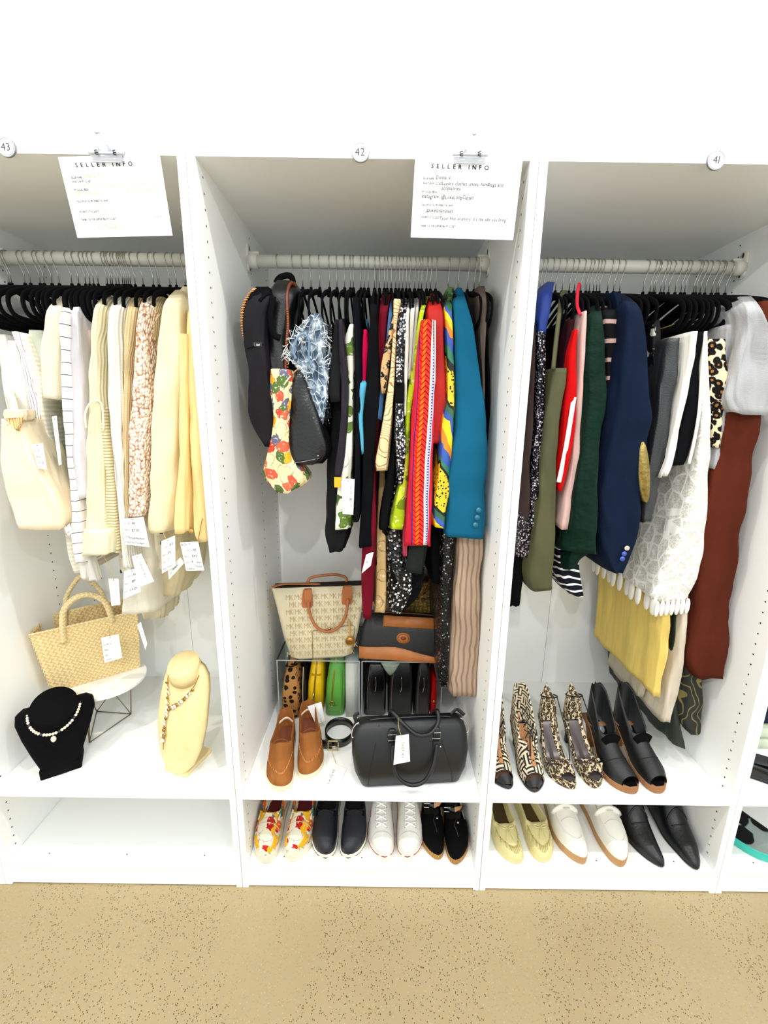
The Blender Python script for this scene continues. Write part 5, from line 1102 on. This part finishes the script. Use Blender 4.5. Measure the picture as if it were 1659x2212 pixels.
swing([(218, 1378), (256, 1370), (264, 1421), (226, 1432)], None or U(240, 1400, Y=.27).y, 'white tag reading closet price size on the straw basket', [('CLOSET #', .10, .33, .0085, PR), ('PRICE', .10, .55, .0085, PR), ('SIZE', .10, .76, .0085, PR), ('DESCRIPTION', .10, .93, .0055, PR)], string=[(236, 1352, .255)])
swing([(296, 1350), (304, 1343), (318, 1390), (314, 1404)], .20, 'thin pale tag printed shop my right of the straw basket', [('SHOP MY', .45, .30, .0065, VT)])
swing([(738, 1033), (766, 1035), (763, 1112), (740, 1110)], .09, 'white shop tag with barcode over the palm leaf shirt', [('SHOP', .62, .18, .0085, VT), ('MY', .62, .62, .0085, VT), ('.........', .20, .06, .009, VS), ('IIIIIIII', .62, .60, .0100, dict(track=.06, xs=.6))], string=[(752, 1022, .1)])
p_ = U(730, 1040, Y=.10); B().box(p_.x-.010, p_.x+.008, .098, .099, p_.z-.016, p_.z+.012).out('yellow_tag', plain('yellow_card', (240, 186, 20), .6), smooth=False, label='small yellow card corner beside the white barcode tag', cat='tag')
swing([(791, 1198), (807, 1192), (801, 1222), (781, 1239)], .10, 'small curled white tag with barcode on the maroon cardigan', [('IIIIIII', .25, .55, .0085, dict(track=.08, xs=.7))])
swing([(664, 1526, .29), (694, 1516, .29), (702, 1557, .28), (683, 1566, .27)], .28, 'white shop my tag leaning on the yellow bag', [('SHOP MY', .50, .32, .0095, VT), ('........', .14, .12, .009, VS)])
swing([(855, 1590), (883, 1586), (886, 1645), (850, 1652)], .004, 'white shop my tag tied to the black satchel', [('SHOP MY', .46, .25, .0110, VT)], string=[(862, 1575, .01), (860, 1552, .03)])
# tag lying on the shelf by the belt
c = [U(x, y, Z=ZS+.001) for x, y in ((726, 1650), (748, 1662), (730, 1706), (700, 1700))]
t = B().loft([c, [p+Vector((0, 0, .0006)) for p in c]], True, True).out('swing_tag', PAPER, smooth=False, label='white shop my tag lying flat on the shelf below the belt', cat='tag', group='paper swing tags')
lettering('printed_text', [('SHOP MY', .006, -.030, .011, dict(track=.35, xs=.9))], c[1]+Vector((-.012, -.004, .0008)), (c[2]-c[1]), Vector((0, 0, 1)).cross(c[2]-c[1]), FAINT, t)
B().tube(cr([c[0]+Vector((0, 0, .001)), Vector((-.103, .150, ZS+.012)), Vector((-.104, .170, ZS+.018))], 5), .0007, 5).out('string', STRING, t)
# ------------------------------------------------------------------ shoes, each one a thing
PROF = {'round': [(0, 0), (.012, .30), (.04, .55), (.09, .76), (.17, .93), (.28, 1), (.42, .94), (.58, .82), (.75, .77), (.88, .72), (.95, .58), (.985, .36), (1, 0)],
        'point': [(0, 0), (.012, .19), (.05, .40), (.12, .62), (.22, .83), (.33, .97), (.42, 1), (.58, .84), (.75, .75), (.88, .70), (.95, .56), (.985, .34), (1, 0)],
        'almond': [(0, 0), (.012, .22), (.04, .42), (.09, .63), (.17, .85), (.28, .99), (.36, 1), (.5, .9), (.62, .80), (.75, .76), (.88, .70), (.95, .57), (.985, .35), (1, 0)]}
class Shoe:
    def __init__(s, name, label, group, loc, rz, side, L=.27, W=.092, prof='round', sole_t=.022, lift=None, h=None, rim=None, op=(.42, .97), t0=0, mats=None, base_z=0, insole=True, smat=None, wall=.0):
        setxf(loc, math.radians(rz)); s.L, s.W, s.pf, s.side = L, W, PROF[prof], side
        s.liftp = lift or [(0, .006), (.08, .001), (.2, 0), (1, 0)]; s.st = sole_t if isinstance(sole_t, list) else [(0, sole_t), (1, sole_t)]
        s.hp = h or [(0, .0), (.01, .016), (.05, .032), (.15, .044), (.3, .055), (.42, .066), (.6, .066), (1, .066)]; s.rp = rim or [(0, .06), (.5, .058), (.8, .062), (1, .072)]
        s.op = op; s.t0 = t0; s.up, s.so, s.ins = mats
        s.t = thing(name, label, 'shoe', (0, L*.5, 0), group)
        s.build(insole)
    def I(s, p, t): return float(np.interp(t, [a for a, _ in p], [b for _, b in p]))
    def hw(s, t): return s.W/2*s.I(s.pf, t)
    def cx(s, t): return s.side*.006*math.sin(math.pi*min(1, t*1.3))-s.side*.007*max(0, 1-t*5)
    def zb(s, t): return s.I(s.liftp, t)
    def zs(s, t): return s.zb(t)+s.I(s.st, t)
    def P(s, t, phi):          # closed upper surface: phi 0..pi from left to right
        hw = s.hw(t)*.95; return Vector((s.cx(t)-hw*math.cos(phi), t*s.L, s.zs(t)+s.I(s.hp, t)*max(0, math.sin(phi))**.75))
    def build(s, insole):
        ts = [0, .004, .012, .025, .045, .07, .1, .14, .19, .25, .31, .37, .43, .49, .55, .61, .67, .73, .79, .84, .88, .92, .95, .975, .99, 1]
        # sole
        rings = []
        for t in ts:
            hw = s.hw(t)+.0005; c = s.cx(t); y = t*s.L; a, b = s.zb(t), s.zs(t)
            e = min(.003, (b-a)*.3)
            rings.append([(c-hw*.95, y, a), (c-hw, y, a+e), (c-hw, y, b-e), (c-hw*.97, y, b), (c+hw*.97, y, b), (c+hw, y, b-e), (c+hw, y, a+e), (c+hw*.95, y, a)])
        B().loft(rings, True, True).out('sole', s.so, s.t)
        # upper
        tu = [t for t in np.unique(np.concatenate([ts, np.linspace(max(s.op[0]-.06, 0), s.op[0]+.06, 7)])) if t >= s.t0]
        rings = []
        for t in tu:
            c = 0 if t < s.op[0]-.03 else min(1, (t-s.op[0]+.03)/.06)
            if t > s.op[1]: c = max(0, 1-(t-s.op[1])/(1.0001-s.op[1]))*c
            c = c*c*(3-2*c)
            hw = s.hw(t)*.97; h = s.I(s.hp, t); hr = s.I(s.rp, t); z0 = s.zs(t); cxx = s.cx(t); y = t*s.L; ring = []
            if t > s.op[1]: h = hr
            O = [(-1, 0), (-1.0, .4), (-.97, .75), (-.90, 1), (-.80, .92), (-.74, .06), (0, .04), (.74, .06), (.80, .92), (.90, 1), (.97, .75), (1.0, .4), (1, 0)]
            for k in range(13):
                ph = math.pi*k/12; xc, zc = -math.cos(ph)*hw, h*max(0, math.sin(ph))**.75
                xo, zo = O[k][0]*hw, O[k][1]*hr
                ring.append((cxx+xc*(1-c)+xo*c, y, z0+zc*(1-c)+zo*c))
            rings.append(ring)
        B().loft(rings, closed=False).out('upper', s.up, s.t)
        if insole:
            V = []; F = []
            tt = np.linspace(max(s.op[0]-.10, .02) if not s.t0 else .03, .965, 14)
            for t in tt: V += [(s.cx(t)-s.hw(t)*.74, t*s.L, s.zs(t)+.0055), (s.cx(t)+s.hw(t)*.74, t*s.L, s.zs(t)+.0055)]
            F = [(2*i, 2*i+1, 2*i+3, 2*i+2) for i in range(len(tt)-1)]
            obj('insole', V, F, s.ins, s.t)
    def outline(s, name, mat, z=.5, r=.0012, k=1.003, t1=.97):
        pts = []
        T_ = [t for t in np.linspace(.0, t1, 26)]
        for t in reversed(T_): pts.append((s.cx(t)-s.hw(t)*k-.0004, t*s.L-(.0012 if t == 0 else 0), s.zb(t)+(s.zs(t)-s.zb(t))*z))
        for t in T_[1:]: pts.append((s.cx(t)+s.hw(t)*k+.0004, t*s.L, s.zb(t)+(s.zs(t)-s.zb(t))*z))
        return B().tube(pts, r, 6).out(name, mat, s.t)
    def arc(s, name, t, p0, p1, mat, r=.002, off=.0015, flat=None, dt=0):
        pts = []
        for k in range(11):
            a = k/10; v = s.P(t+dt*math.sin(math.pi*a), p0+(p1-p0)*a); n = Vector((v.x-s.cx(t), 0, (v.z-s.zs(t))+.02)).normalized(); pts.append(v+n*off)
        return (B().tube(pts, 0, 6, flat=flat, up=(0, -1, .4)) if flat else B().tube(pts, r, 6)).out(name, mat, s.t)
    def row(s, name, ts, phi, mat, r=.0016, off=.001):
        return B().tube([s.P(t, p)+Vector((0, 0, off)) for t, p in zip(ts, phi)], r, 6).out(name, mat, s.t)
PI = math.pi
def suede(n, c): return cloth(n, c, rough=.95, var=.22, bs=.25, fold=40, weave=1600, spec=.1)
# tan moccasin slip-ons
SUT = suede('tan_suede', (176, 122, 74)); CRS = plain('cream_rubber', (236, 226, 196), .6); TINS = plain('tan_insole', (148, 92, 66), .8); STI = plain('tan_stitch', (150, 88, 40), .8)
for sd, loc, rz, lb in ((-1, (-.244, .006, ZS), 8, 'left tan suede moccasin slip-on with cream sole'), (1, (-.163, .052, ZS), 11, 'right tan suede moccasin slip-on standing further back')):
    s = Shoe('moccasin', lb, 'tan moccasins', loc, rz, sd, .265, .088, 'round', .016, mats=(SUT, CRS, TINS), op=(.45, .975), h=[(0, 0), (.01, .014), (.05, .03), (.2, .046), (.38, .060), (.45, .072), (1, .07)], rim=[(0, .07), (.5, .058), (.75, .056), (.9, .066), (1, .082)])
    for k in range(25):
        a = .42*PI*(k/12-1); t = .085+.21*(1-math.cos(a*1.1)); ph = PI/2+(k/12-1)*1.12
        v = s.P(min(.40, .07+.30*abs(k/12-1)**2.2), ph); B().tube([v+Vector((0, -.003, .0)), v+Vector((0, .004, .0028))], .0011, 5).out('stitch', plain('pale_tan_stitch', (214, 156, 96), .8), s.t)
    s.arc('tongue_edge', .44, PI*.28, PI*.72, STI, .0016, .001)
    B().tube(cr([(s.cx(.93)-.030, .86*s.L, .050), (s.cx(.93), .955*s.L, .056), (s.cx(.93)+.030, .86*s.L, .050)], 6), 0, 6, flat=(.0012, .006), up=(0, 0, 1)).out('heel_band', plain('cream_band', (238, 226, 204), .8), s.t)
# floral slip-ons
FLS = floral('tropical_print', (232, 226, 206), [(232, 226, 206), (238, 186, 40), (196, 48, 44), (232, 226, 206), (232, 124, 44), (66, 128, 122), (232, 226, 206), (240, 200, 80)], 36, .60, (150, 120, 110)); MAR = plain('maroon_insole', (110, 26, 34), .85); IVR = plain('ivory_rubber', (236, 228, 212), .55)
for sd, px, lb in ((-1, 567, 'left ivory slip-on shoe with tropical flower print'), (1, 634, 'right ivory slip-on shoe with tropical flower print')):
    c = U(px, 1876 if sd < 0 else 1866, Z=ZB)
    s = Shoe('floral_slip_on', lb, 'flower print slip-ons', (c.x, max(.003, c.y), ZB), -1, sd, .27, .088, 'round', .030, mats=(FLS, IVR, MAR), op=(.40, .97))
    s.arc('vamp_seam', .26, PI*.08, PI*.92, plain('ivory_seam', (214, 204, 180), .8), .0012, .0008)
    s.row('elastic_gore', [.33, .37, .41], [PI*.20]*3, plain('gore_ivory', (226, 214, 190), .8), .004); s.row('elastic_gore', [.33, .37, .41], [PI*.80]*3, plain('gore_ivory', (226, 214, 190), .8), .004)
# navy leather slip-ons
NVL = leather('navy_leather', (34, 38, 50), .5, 500, .35); WHR = plain('white_rubber', (240, 236, 224), .5); NLI = plain('navy_line', (44, 46, 60), .6)
for sd, px, lb in ((-1, 699, 'left navy leather slip-on with white sole'), (1, 757, 'right navy leather slip-on with white sole')):
    c = U(px, 1864, Z=ZB)
    s = Shoe('navy_slip_on', lb, 'navy slip-ons', (c.x, c.y, ZB), 0, sd, .27, .086, 'round', .026, mats=(NVL, WHR, plain('dark_insole', (22, 22, 26), .9)), op=(.42, .97))
    s.outline('sole_line', NLI, .55, .0012)
    s.arc('vamp_seam', .38, PI*.22, PI*.78, NLI, .0012, .0008)
    s.row('elastic_gore', [.36, .40, .44], [PI*.24]*3, BLK2, .004); s.row('elastic_gore', [.36, .40, .44], [PI*.76]*3, BLK2, .004)
# white canvas sneakers
CNV = cloth('white_canvas', (240, 238, 232), weave=1200); BER = plain('berry_line', (176, 38, 74), .5); LCE = plain('white_lace', (246, 246, 244), .8)
for sd, px, lb in ((-1, 826, 'left white canvas lace-up sneaker with berry line'), (1, 884, 'right white canvas lace-up sneaker with berry line')):
    c = U(px, 1866, Z=ZB)
    s = Shoe('canvas_sneaker', lb, 'white canvas sneakers', (c.x, c.y, ZB), 0, sd, .275, .086, 'round', .028, mats=(CNV, WHR, MAR), op=(.60, .97), h=[(0, 0), (.01, .014), (.05, .03), (.15, .044), (.3, .06), (.45, .075), (.6, .085), (1, .08)])
    s.outline('sole_line', BER, .80, .0016)
    s.arc('toe_cap_edge', .13, PI*.06, PI*.94, plain('cap_seam', (214, 212, 206), .8), .0016, .0006, dt=.03)
    for sgn in (-1, 1):
        s.row('eyelet_stay', [.20, .30, .40, .50, .60], [PI/2+sgn*.42, PI/2+sgn*.40, PI/2+sgn*.38, PI/2+sgn*.38, PI/2+sgn*.38], CNV, .0035)
        for k in range(6): v = s.P(.20+k*.066, PI/2+sgn*.45); B().disc(v+Vector((0, 0, .004)), (0, -.4, 1), .0022, .001, 8).out('eyelet', plain('eyelet_grey', (150, 150, 150), .4), s.t)
    for k in range(6):
        t = .20+k*.066
        v0, v1 = s.P(t, PI/2-.46), s.P(t+.05, PI/2+.46)
        B().tube([v0+Vector((0, 0, .005)), (v0+v1)/2+Vector((0, 0, .008)), v1+Vector((0, 0, .005))], .0026, 6).out('lace', LCE, s.t)
        v0, v1 = s.P(t, PI/2+.46), s.P(t+.05, PI/2-.46)
        B().tube([v0+Vector((0, 0, .006)), (v0+v1)/2+Vector((0, 0, .010)), v1+Vector((0, 0, .006))], .0026, 6).out('lace', LCE, s.t)
    v = s.P(.40, PI*.85 if sd > 0 else PI*.15); B().box(v.x-.003, v.x+.003, v.y-.012, v.y+.012, v.z, v.z+.003).out('side_label', plain('berry_label', (150, 90, 110), .6), s.t, smooth=False)
# black espadrille sandals
ESP = weave('jute_sole', (214, 178, 116), (164, 124, 68), .006, .3); BSU = suede('black_suede', (20, 20, 23)); PAT = plain('black_patent', (16, 16, 18), .15); TANS = plain('tan_strap', (208, 164, 120), .6)
for sd, px, py, lb in ((-1, 941, 1860, 'left black suede sandal with jute sole'), (1, 988, 1871, 'right black suede sandal with jute sole, nearest wardrobe 41')):
    c = U(px, py, Z=ZB)
    s = Shoe('espadrille_sandal', lb, 'black sandals', (c.x, c.y, ZB), -2, sd, .255, .082, 'almond', [(0, .018), (.5, .022), (1, .045)], mats=(BSU, ESP, PAT), op=(.40, .955), h=[(0, 0), (.01, .012), (.05, .026), (.15, .040), (.3, .052), (.42, .056), (1, .05)], rim=[(0, .04), (.40, .045), (.50, .010), (.70, .010), (.8, .03), (.92, .06), (1, .07)])
    B().tube(cr([(-.040, .16, .055), (-.030, .125, .085), (0, .105, .098), (.030, .125, .085), (.040, .16, .055)], 6), 0, 6, flat=(.0085, .0014), up=(0, -1, .6)).out('ankle_strap', PAT, s.t)
    B().tube(cr([(.0, .104, .101), (.020, .115, .094), (.034, .135, .076)], 6), 0, 6, flat=(.0080, .0012), up=(0, -1, .6)).out('strap_lining', TANS, s.t)
    B().tube([(-.024+.010*a, .113-.002, .092+.008*b) for a, b in ((-1, -1), (1, -1), (1, 1), (-1, 1))], .0013, 6, closed=True).out('buckle', NICK, s.t, smooth=False)
    B().tube(cr([(0.006, .045, .060), (.002, .06, .068), (-.004, .075, .075), (.006, .09, .082)], 5), .0022, 6).out('tie', PAT, s.t)
    B().ball((.008, .078, .078), .004).out('stud', NICK, s.t)

# --- wardrobe 41, shelf
LIFT = [(0, .004), (.12, 0), (.30, 0), (.45, .014), (.6, .045), (.75, .078), (.88, .098), (1, .104)]
def heel(s, mat, w=.010, z=None, y=.90):
    zz = s.zb(.93)+.004 if z is None else z
    p = B(); cx_ = s.cx(.9); yc = s.L*y
    p.loft([[(cx_-w*k, yc-w*k, q), (cx_+w*k, yc-w*k, q), (cx_+w*k, yc+w*k, q), (cx_-w*k, yc+w*k, q)] for q, k in ((0, .75), (zz*.3, .7), (zz*.7, 1.1), (zz, 2.0))], True, True)
    p.out('heel', mat, s.t)
def _greek():
    t = T('maze_print'); a, b = t.xy(t.sc(95, 95))
    fa = t.ma('FRACT', t.ma('ADD', a, 200)); fb = t.ma('FRACT', t.ma('ADD', b, 200))
    ck = t.ma('MODULO', t.ma('ADD', t.ma('FLOOR', t.ma('DIVIDE', t.ma('ADD', a, 200), 2.5)), t.ma('FLOOR', t.ma('DIVIDE', t.ma('ADD', b, 200), 2.5))), 2)
    m = t.ma('ADD', t.ma('MULTIPLY', ck, t.ma('LESS_THAN', fa, .45)), t.ma('MULTIPLY', t.ma('SUBTRACT', 1, ck), t.ma('LESS_THAN', fb, .45)))
    return t.set(t.mix(m, (226, 214, 190), (30, 24, 24)), .7)
GRK = _greek(); NUDE = plain('nude_lining', (196, 148, 106), .7); BSO = plain('black_sole', (18, 18, 20), .5)
HB = [(0, .0), (.02, .016), (.08, .03), (.2, .046), (.35, .060), (.5, .075), (.7, .095), (.85, .11), (1, .115)]
for sd, px, py, lb in ((-1, 1094, 1707, 'left peep toe ankle boot with cream maze print, half behind the board'), (1, 1160, 1714, 'right peep toe ankle boot with cream maze print and black lacing')):
    c = U(px, py, Z=ZS)
    s = Shoe('maze_bootie', lb, 'maze print booties', (c.x, c.y, ZS), 2, sd, .215, .080, 'almond', .008, lift=LIFT, mats=(GRK, BSO, NUDE), op=(.50, .985), t0=.13, h=HB, rim=[(0, .06), (.5, .07), (.7, .095), (.9, .115), (1, .125)])
    heel(s, BSO)
    B().tube([s.P(.13, PI*k/12)*1.0 for k in range(13)], .0018, 6).out('toe_binding', BSO, s.t)
    V = [s.P(.11, PI*k/12) for k in range(13)]; p = B(); p.loft([[v*1 for v in [s.P(.02, PI*k/12)-Vector((0, 0, .004)) for k in range(13)]], [v-Vector((0, 0, .006)) for v in V]], closed=False); p.out('toe_bed', BSO, s.t)
    for k in range(6):
        t = .24+k*.085
        for a, b in ((-.40, .40), (.40, -.40)):
            v0, v1 = s.P(t, PI/2+a), s.P(t+.07, PI/2+b)
            B().tube([v0+Vector((0, -.002, .002)), (v0+v1)/2+Vector((0, -.002, .006)), v1+Vector((0, -.002, .002))], .0015, 6).out('lace', BSO, s.t)
    s.row('lining_panel', [.22, .32, .42, .50], [PI/2]*4, NUDE, .010, -.006)
    B().tube(cr([s.P(.62, PI*.75)+Vector((.004, 0, .01)), s.P(.5, PI*.5)+Vector((0, -.01, .01)), s.P(.42, PI*.45)+Vector((0, -.014, .004)), s.P(.34, PI*.42)+Vector((0, -.01, .004))], 5), .0024, 6).out('lace_tail', BSO, s.t)
# snake print sandals
SNK = leopard('snake_print', (212, 198, 170), (84, 70, 58), (190, 174, 144), 130, .72); PEW = plain('pewter_insole', (120, 112, 112), .3, .4)
for sd, px, py, lb in ((-1, 1232, 1708, 'left snake print strappy heeled sandal'), (1, 1292, 1705, 'right snake print strappy heeled sandal')):
    c = U(px, py, Z=ZS)
    s = Shoe('snake_sandal', lb, 'snake print sandals', (c.x, c.y, ZS), 4, sd, .215, .078, 'almond', [(0, .020), (.3, .018), (.5, .009), (1, .008)], lift=LIFT, mats=(SNK, SNK, PEW), op=(.20, .80), t0=.10, h=[(0, 0), (.1, .026), (.2, .040), (.3, .045), (1, .05)], rim=[(0, .05), (.20, .04), (.30, .008), (.66, .004), (.76, .02), (.88, .085), (1, .115)])
    heel(s, BSO)
    p = B(); p.loft([[v-Vector((0, 0, .003)) for v in [s.P(.01, PI*k/10) for k in range(11)]], [Vector((s.P(.10, PI*k/10).x, .10*s.L, s.zs(.1)+.003)) for k in range(11)]], closed=False); p.out('toe_platform', SNK, s.t)
    for a, b, t_a, t_b in ((.12, .88, .24, .12), (.88, .12, .24, .12), (.15, .80, .12, .30), (.85, .20, .12, .30)):
        v0, v1 = s.P(t_a, PI*a), s.P(t_b, PI*b)
        B().tube(cr([v0, (v0+v1)/2+Vector((0, 0, .014)), v1], 6), 0, 6, flat=(.006, .0016), up=(0, -.3, 1)).out('cross_strap', SNK, s.t)
    B().tube(cr([s.P(.22, PI*.5)+Vector((0, 0, .004)), (s.cx(.45)+.004, .45*s.L, s.zs(.45)+.05), (s.cx(.62)-.004, .62*s.L, s.zs(.62)+.075), (s.cx(.8), .74*s.L, s.zs(.8)+.105)], 6), 0, 6, flat=(.007, .0016), up=(0, -1, .5)).out('instep_strap', SNK, s.t)
    B().tube([(s.cx(.85)+.025*math.cos(a), .87*s.L-.026*math.sin(a), s.zs(.9)+.084+.012*math.sin(a)) for a in [2*PI*k/28 for k in range(28)]], .0024, 6, closed=True).out('ankle_strap', BSO, s.t)
    B().tube([s.P(.30, PI*.85), (s.cx(.5)+.045, .5*s.L, s.zs(.5)+.05), (s.cx(.8)+.024, .85*s.L, s.zs(.9)+.088)], .0016, 6).out('side_cord', BSO, s.t)
# black peep toe booties with wooden platform
BLB = leather('bootie_leather', (27, 29, 32), .5, 300, .2); WOOD = cloth('stacked_wood', (178, 136, 100), rough=.6, weave=300)
for sd, px, py, lb in ((-1, 1365, 1718, 'left black peep toe bootie with tan wooden platform'), (1, 1430, 1716, 'right black peep toe bootie with tan wooden platform')):
    c = U(px, py, Z=ZS)
    s = Shoe('platform_bootie', lb, 'black platform booties', (c.x, c.y, ZS), 8, sd, .225, .082, 'round', [(0, .022), (.3, .020), (.5, .010), (1, .008)], lift=LIFT, mats=(BLB, WOOD, BSU), op=(.56, .985), t0=.07, h=HB, rim=[(0, .06), (.56, .075), (.7, .085), (.85, .105), (1, .125)])
    heel(s, WOOD, .016)
    s.arc('elastic_panel', .46, PI*.30, PI*.70, BSU, .003, .002, flat=(.022, .0015)); s.arc('vamp_edge', .34, PI*.12, PI*.88, plain('bootie_seam', (10, 10, 12), .6), .0014, .0008, dt=-.06)
    B().tube([s.P(.07, PI*k/12) for k in range(13)], .0016, 6).out('toe_binding', BSU, s.t)
    p = B(); p.loft([[Vector((s.P(.015, PI*k/10).x, .015*s.L+.002, s.zs(.015)+.001)) for k in range(11)], [Vector((s.P(.12, PI*k/10).x*.9, .12*s.L, s.zs(.12)+.004)) for k in range(11)]], closed=False); p.out('toe_bed', BSU, s.t)
    v = (s.cx(.75), .74*s.L, s.zs(.75)+.010); B().disc(v, (0, -.6, 1), .012, .001, 14, .016).out('insole_label', plain('label_silver', (150, 150, 156), .4), s.t)
# --- wardrobe 41, bottom
YLM = leather('butter_leather', (226, 216, 166), .5, 300, .3, .12); YST = plain('butter_stitch', (196, 182, 124), .7)
for sd, px, py, lb in ((-1, 1113, 1869, 'left pale yellow leather moccasin with bow'), (1, 1179, 1866, 'right pale yellow leather moccasin with bow')):
    c = U(px, py, Z=ZB)
    s = Shoe('bow_moccasin', lb, 'yellow bow moccasins', (c.x, c.y, ZB), 2, sd, .265, .088, 'round', .006, mats=(YLM, YLM, plain('brown_insole', (96, 78, 44), .8)), op=(.37, .97), h=[(0, 0), (.008, .016), (.05, .030), (.15, .040), (.3, .050), (.44, .062), (1, .05)], rim=[(0, .06), (.5, .048), (.8, .05), (1, .06)])
    for k in range(23):
        q = k/11-1; v = s.P(min(.40, .085+.27*abs(q)**2.2), PI/2+q*1.05); w_ = s.P(max(.012, min(.40, .03+.30*abs(q)**2.4)), PI/2+q*1.30)
        B().tube([v+Vector((0, 0, .0015)), w_+Vector((0, 0, .0010))], .0015, 5).out('pleat', YST if k % 2 else YLM, s.t)
    s.row('apron_seam', [.40, .22, .12, .09, .12, .22, .40], [PI/2-1.05, PI/2-.85, PI/2-.5, PI/2, PI/2+.5, PI/2+.85, PI/2+1.05], YST, .0016, .0012)
    b0 = s.P(.27, PI/2)+Vector((0, 0, .004))
    for sgn in (-1, 1):
        B().tube(cr([b0, b0+Vector((sgn*.014, -.004, .006)), b0+Vector((sgn*.022, .006, .004)), b0+Vector((sgn*.010, .006, .004)), b0], 5), .0018, 6).out('bow_loop', YLM, s.t)
        B().tube(cr([b0, b0+Vector((sgn*.006, -.016, .002)), b0+Vector((sgn*.012, -.034, -.006))], 5), .0018, 6).out('bow_end', YLM, s.t)
WLO = leather('white_loafer_leather', (240, 238, 230), .35, 400, .08, .03); GUM = plain('gum_sole', (196, 158, 112), .55); WSE = plain('loafer_seam', (214, 208, 194), .6)
for sd, px, py, lb in ((-1, 1254, 1870, 'left white leather loafer with thick tan sole'), (1, 1346, 1876, 'right white leather loafer with thick tan sole')):
    c = U(px, py, Z=ZB)
    s = Shoe('white_loafer', lb, 'white loafers', (c.x, c.y, ZB), 1, sd, .28, .092, 'almond', .026, mats=(WLO, GUM, plain('tan_lining', (190, 160, 120), .8)), op=(.58, .97), h=[(0, 0), (.01, .014), (.05, .030), (.15, .044), (.3, .058), (.45, .07), (.58, .078), (1, .07)])
    s.row('apron_seam', [.52, .35, .20, .13, .11, .13, .20, .35, .52], [PI/2-.80, PI/2-.85, PI/2-.78, PI/2-.45, PI/2, PI/2+.45, PI/2+.78, PI/2+.85, PI/2+.80], WLO, .0022, .0012)
    s.arc('saddle_strap', .42, PI*.15, PI*.85, WLO, .003, .003, flat=(.012, .0016))
    B().tube([s.P(.42, PI*.42)+Vector((0, -.006, .006)), s.P(.42, PI*.58)+Vector((0, -.006, .006))], .0016, 6).out('strap_slot', WSE, s.t)
    s.arc('crease', .30, PI*.28, PI*.72, WSE, .0010, .0004, dt=.02)
BOO = leather('boot_leather', (22, 25, 30), .38, 200, .25)
for sd, px, py, lb in ((-1, 1426, 1877, 'left black pointed ankle boot'), (1, 1510, 1882, 'right black pointed ankle boot at the end of the row')):
    c = U(px, py, Z=ZB)
    s = Shoe('pointed_boot', lb, 'black pointed boots', (c.x, c.y, ZB), 3, sd, .28, .090, 'point', .006, lift=[(0, .006), (.1, .001), (.35, 0), (.6, .012), (.8, .032), (1, .038)], mats=(BOO, BSO, BSO), op=(.62, .985), h=[(0, 0), (.015, .012), (.06, .024), (.15, .036), (.3, .054), (.42, .078), (.52, .12), (.6, .165), (.7, .18), (1, .18)], rim=[(0, .1), (.6, .172), (1, .175)])
    p = B(); p.box(s.cx(.9)-.026, s.cx(.9)+.026, .225, .275, 0, .034, .003); p.out('heel', BSO, s.t)
    s.arc('ankle_fold', .42, PI*.2, PI*.8, BOO, .003, .0, dt=.03); s.arc('ankle_fold', .36, PI*.25, PI*.75, BOO, .0022, .0, dt=-.02)
# --- wardrobe 40 sliver
noxf()
s = Shoe('teal_sneaker', 'grey slip-on with a clear teal sole in the right edge wardrobe', 'shoes in the right edge wardrobe', (1.350, .03, ZB), 40, -1, .28, .098, 'round', .030, mats=(leopard('ink_splash', (150, 160, 158), (18, 22, 28), (20, 24, 30), 18, .6), plain('teal_rubber', (70, 196, 180), .35), plain('dark_insole', (22, 22, 26), .9)), op=(.52, .97))
s = Shoe('teal_sneaker', 'teal heel of a second slip-on behind the board at the right edge', 'shoes in the right edge wardrobe', (1.168, .085, ZB), 8, 1, .10, .036, 'round', .022, mats=(cloth('teal_canvas', (150, 196, 190)), plain('teal_rubber', (70, 196, 180), .35), plain('dark_insole', (22, 22, 26), .9)), op=(.52, .97))
s = Shoe('black_flat', 'shiny black flat shoe on the right edge shelf', 'shoes in the right edge wardrobe', (1.392, .030, ZS), 62, 1, .26, .085, 'almond', .010, mats=(PAT, BSO, BSU), op=(.34, .97), rim=[(0, .05), (.4, .036), (.8, .045), (1, .055)])
noxf()
def folded(name, label, x0, x1, y0, y1, z0, z1, mat, nlay):
    t = thing(name, label, 'folded garment', ((x0+x1)/2, (y0+y1)/2, z0), 'folded clothes in the right edge wardrobe')
    h = (z1-z0)/nlay
    for i in range(nlay):
        B().box(x0+.004*i, x1-.003*i, y0+.005*i, y1, z0+h*i+.0003, z0+h*(i+1)-.0003, min(.008, h*.4)).out('fold', mat, t)
folded('folded_shirt', 'folded pale cream shirt behind the black flat shoe', 1.150, 1.46, .20, .50, ZS, ZS+.075, cloth('pale_cream', (222, 228, 208)), 2)
folded('folded_jeans', 'folded dark blue jeans on top of the cream shirt', 1.155, 1.46, .23, .50, ZS+.0752, ZS+.20, cloth('dark_denim', (58, 62, 84)), 3)
# hidden rest: keep local frame clean
noxf()
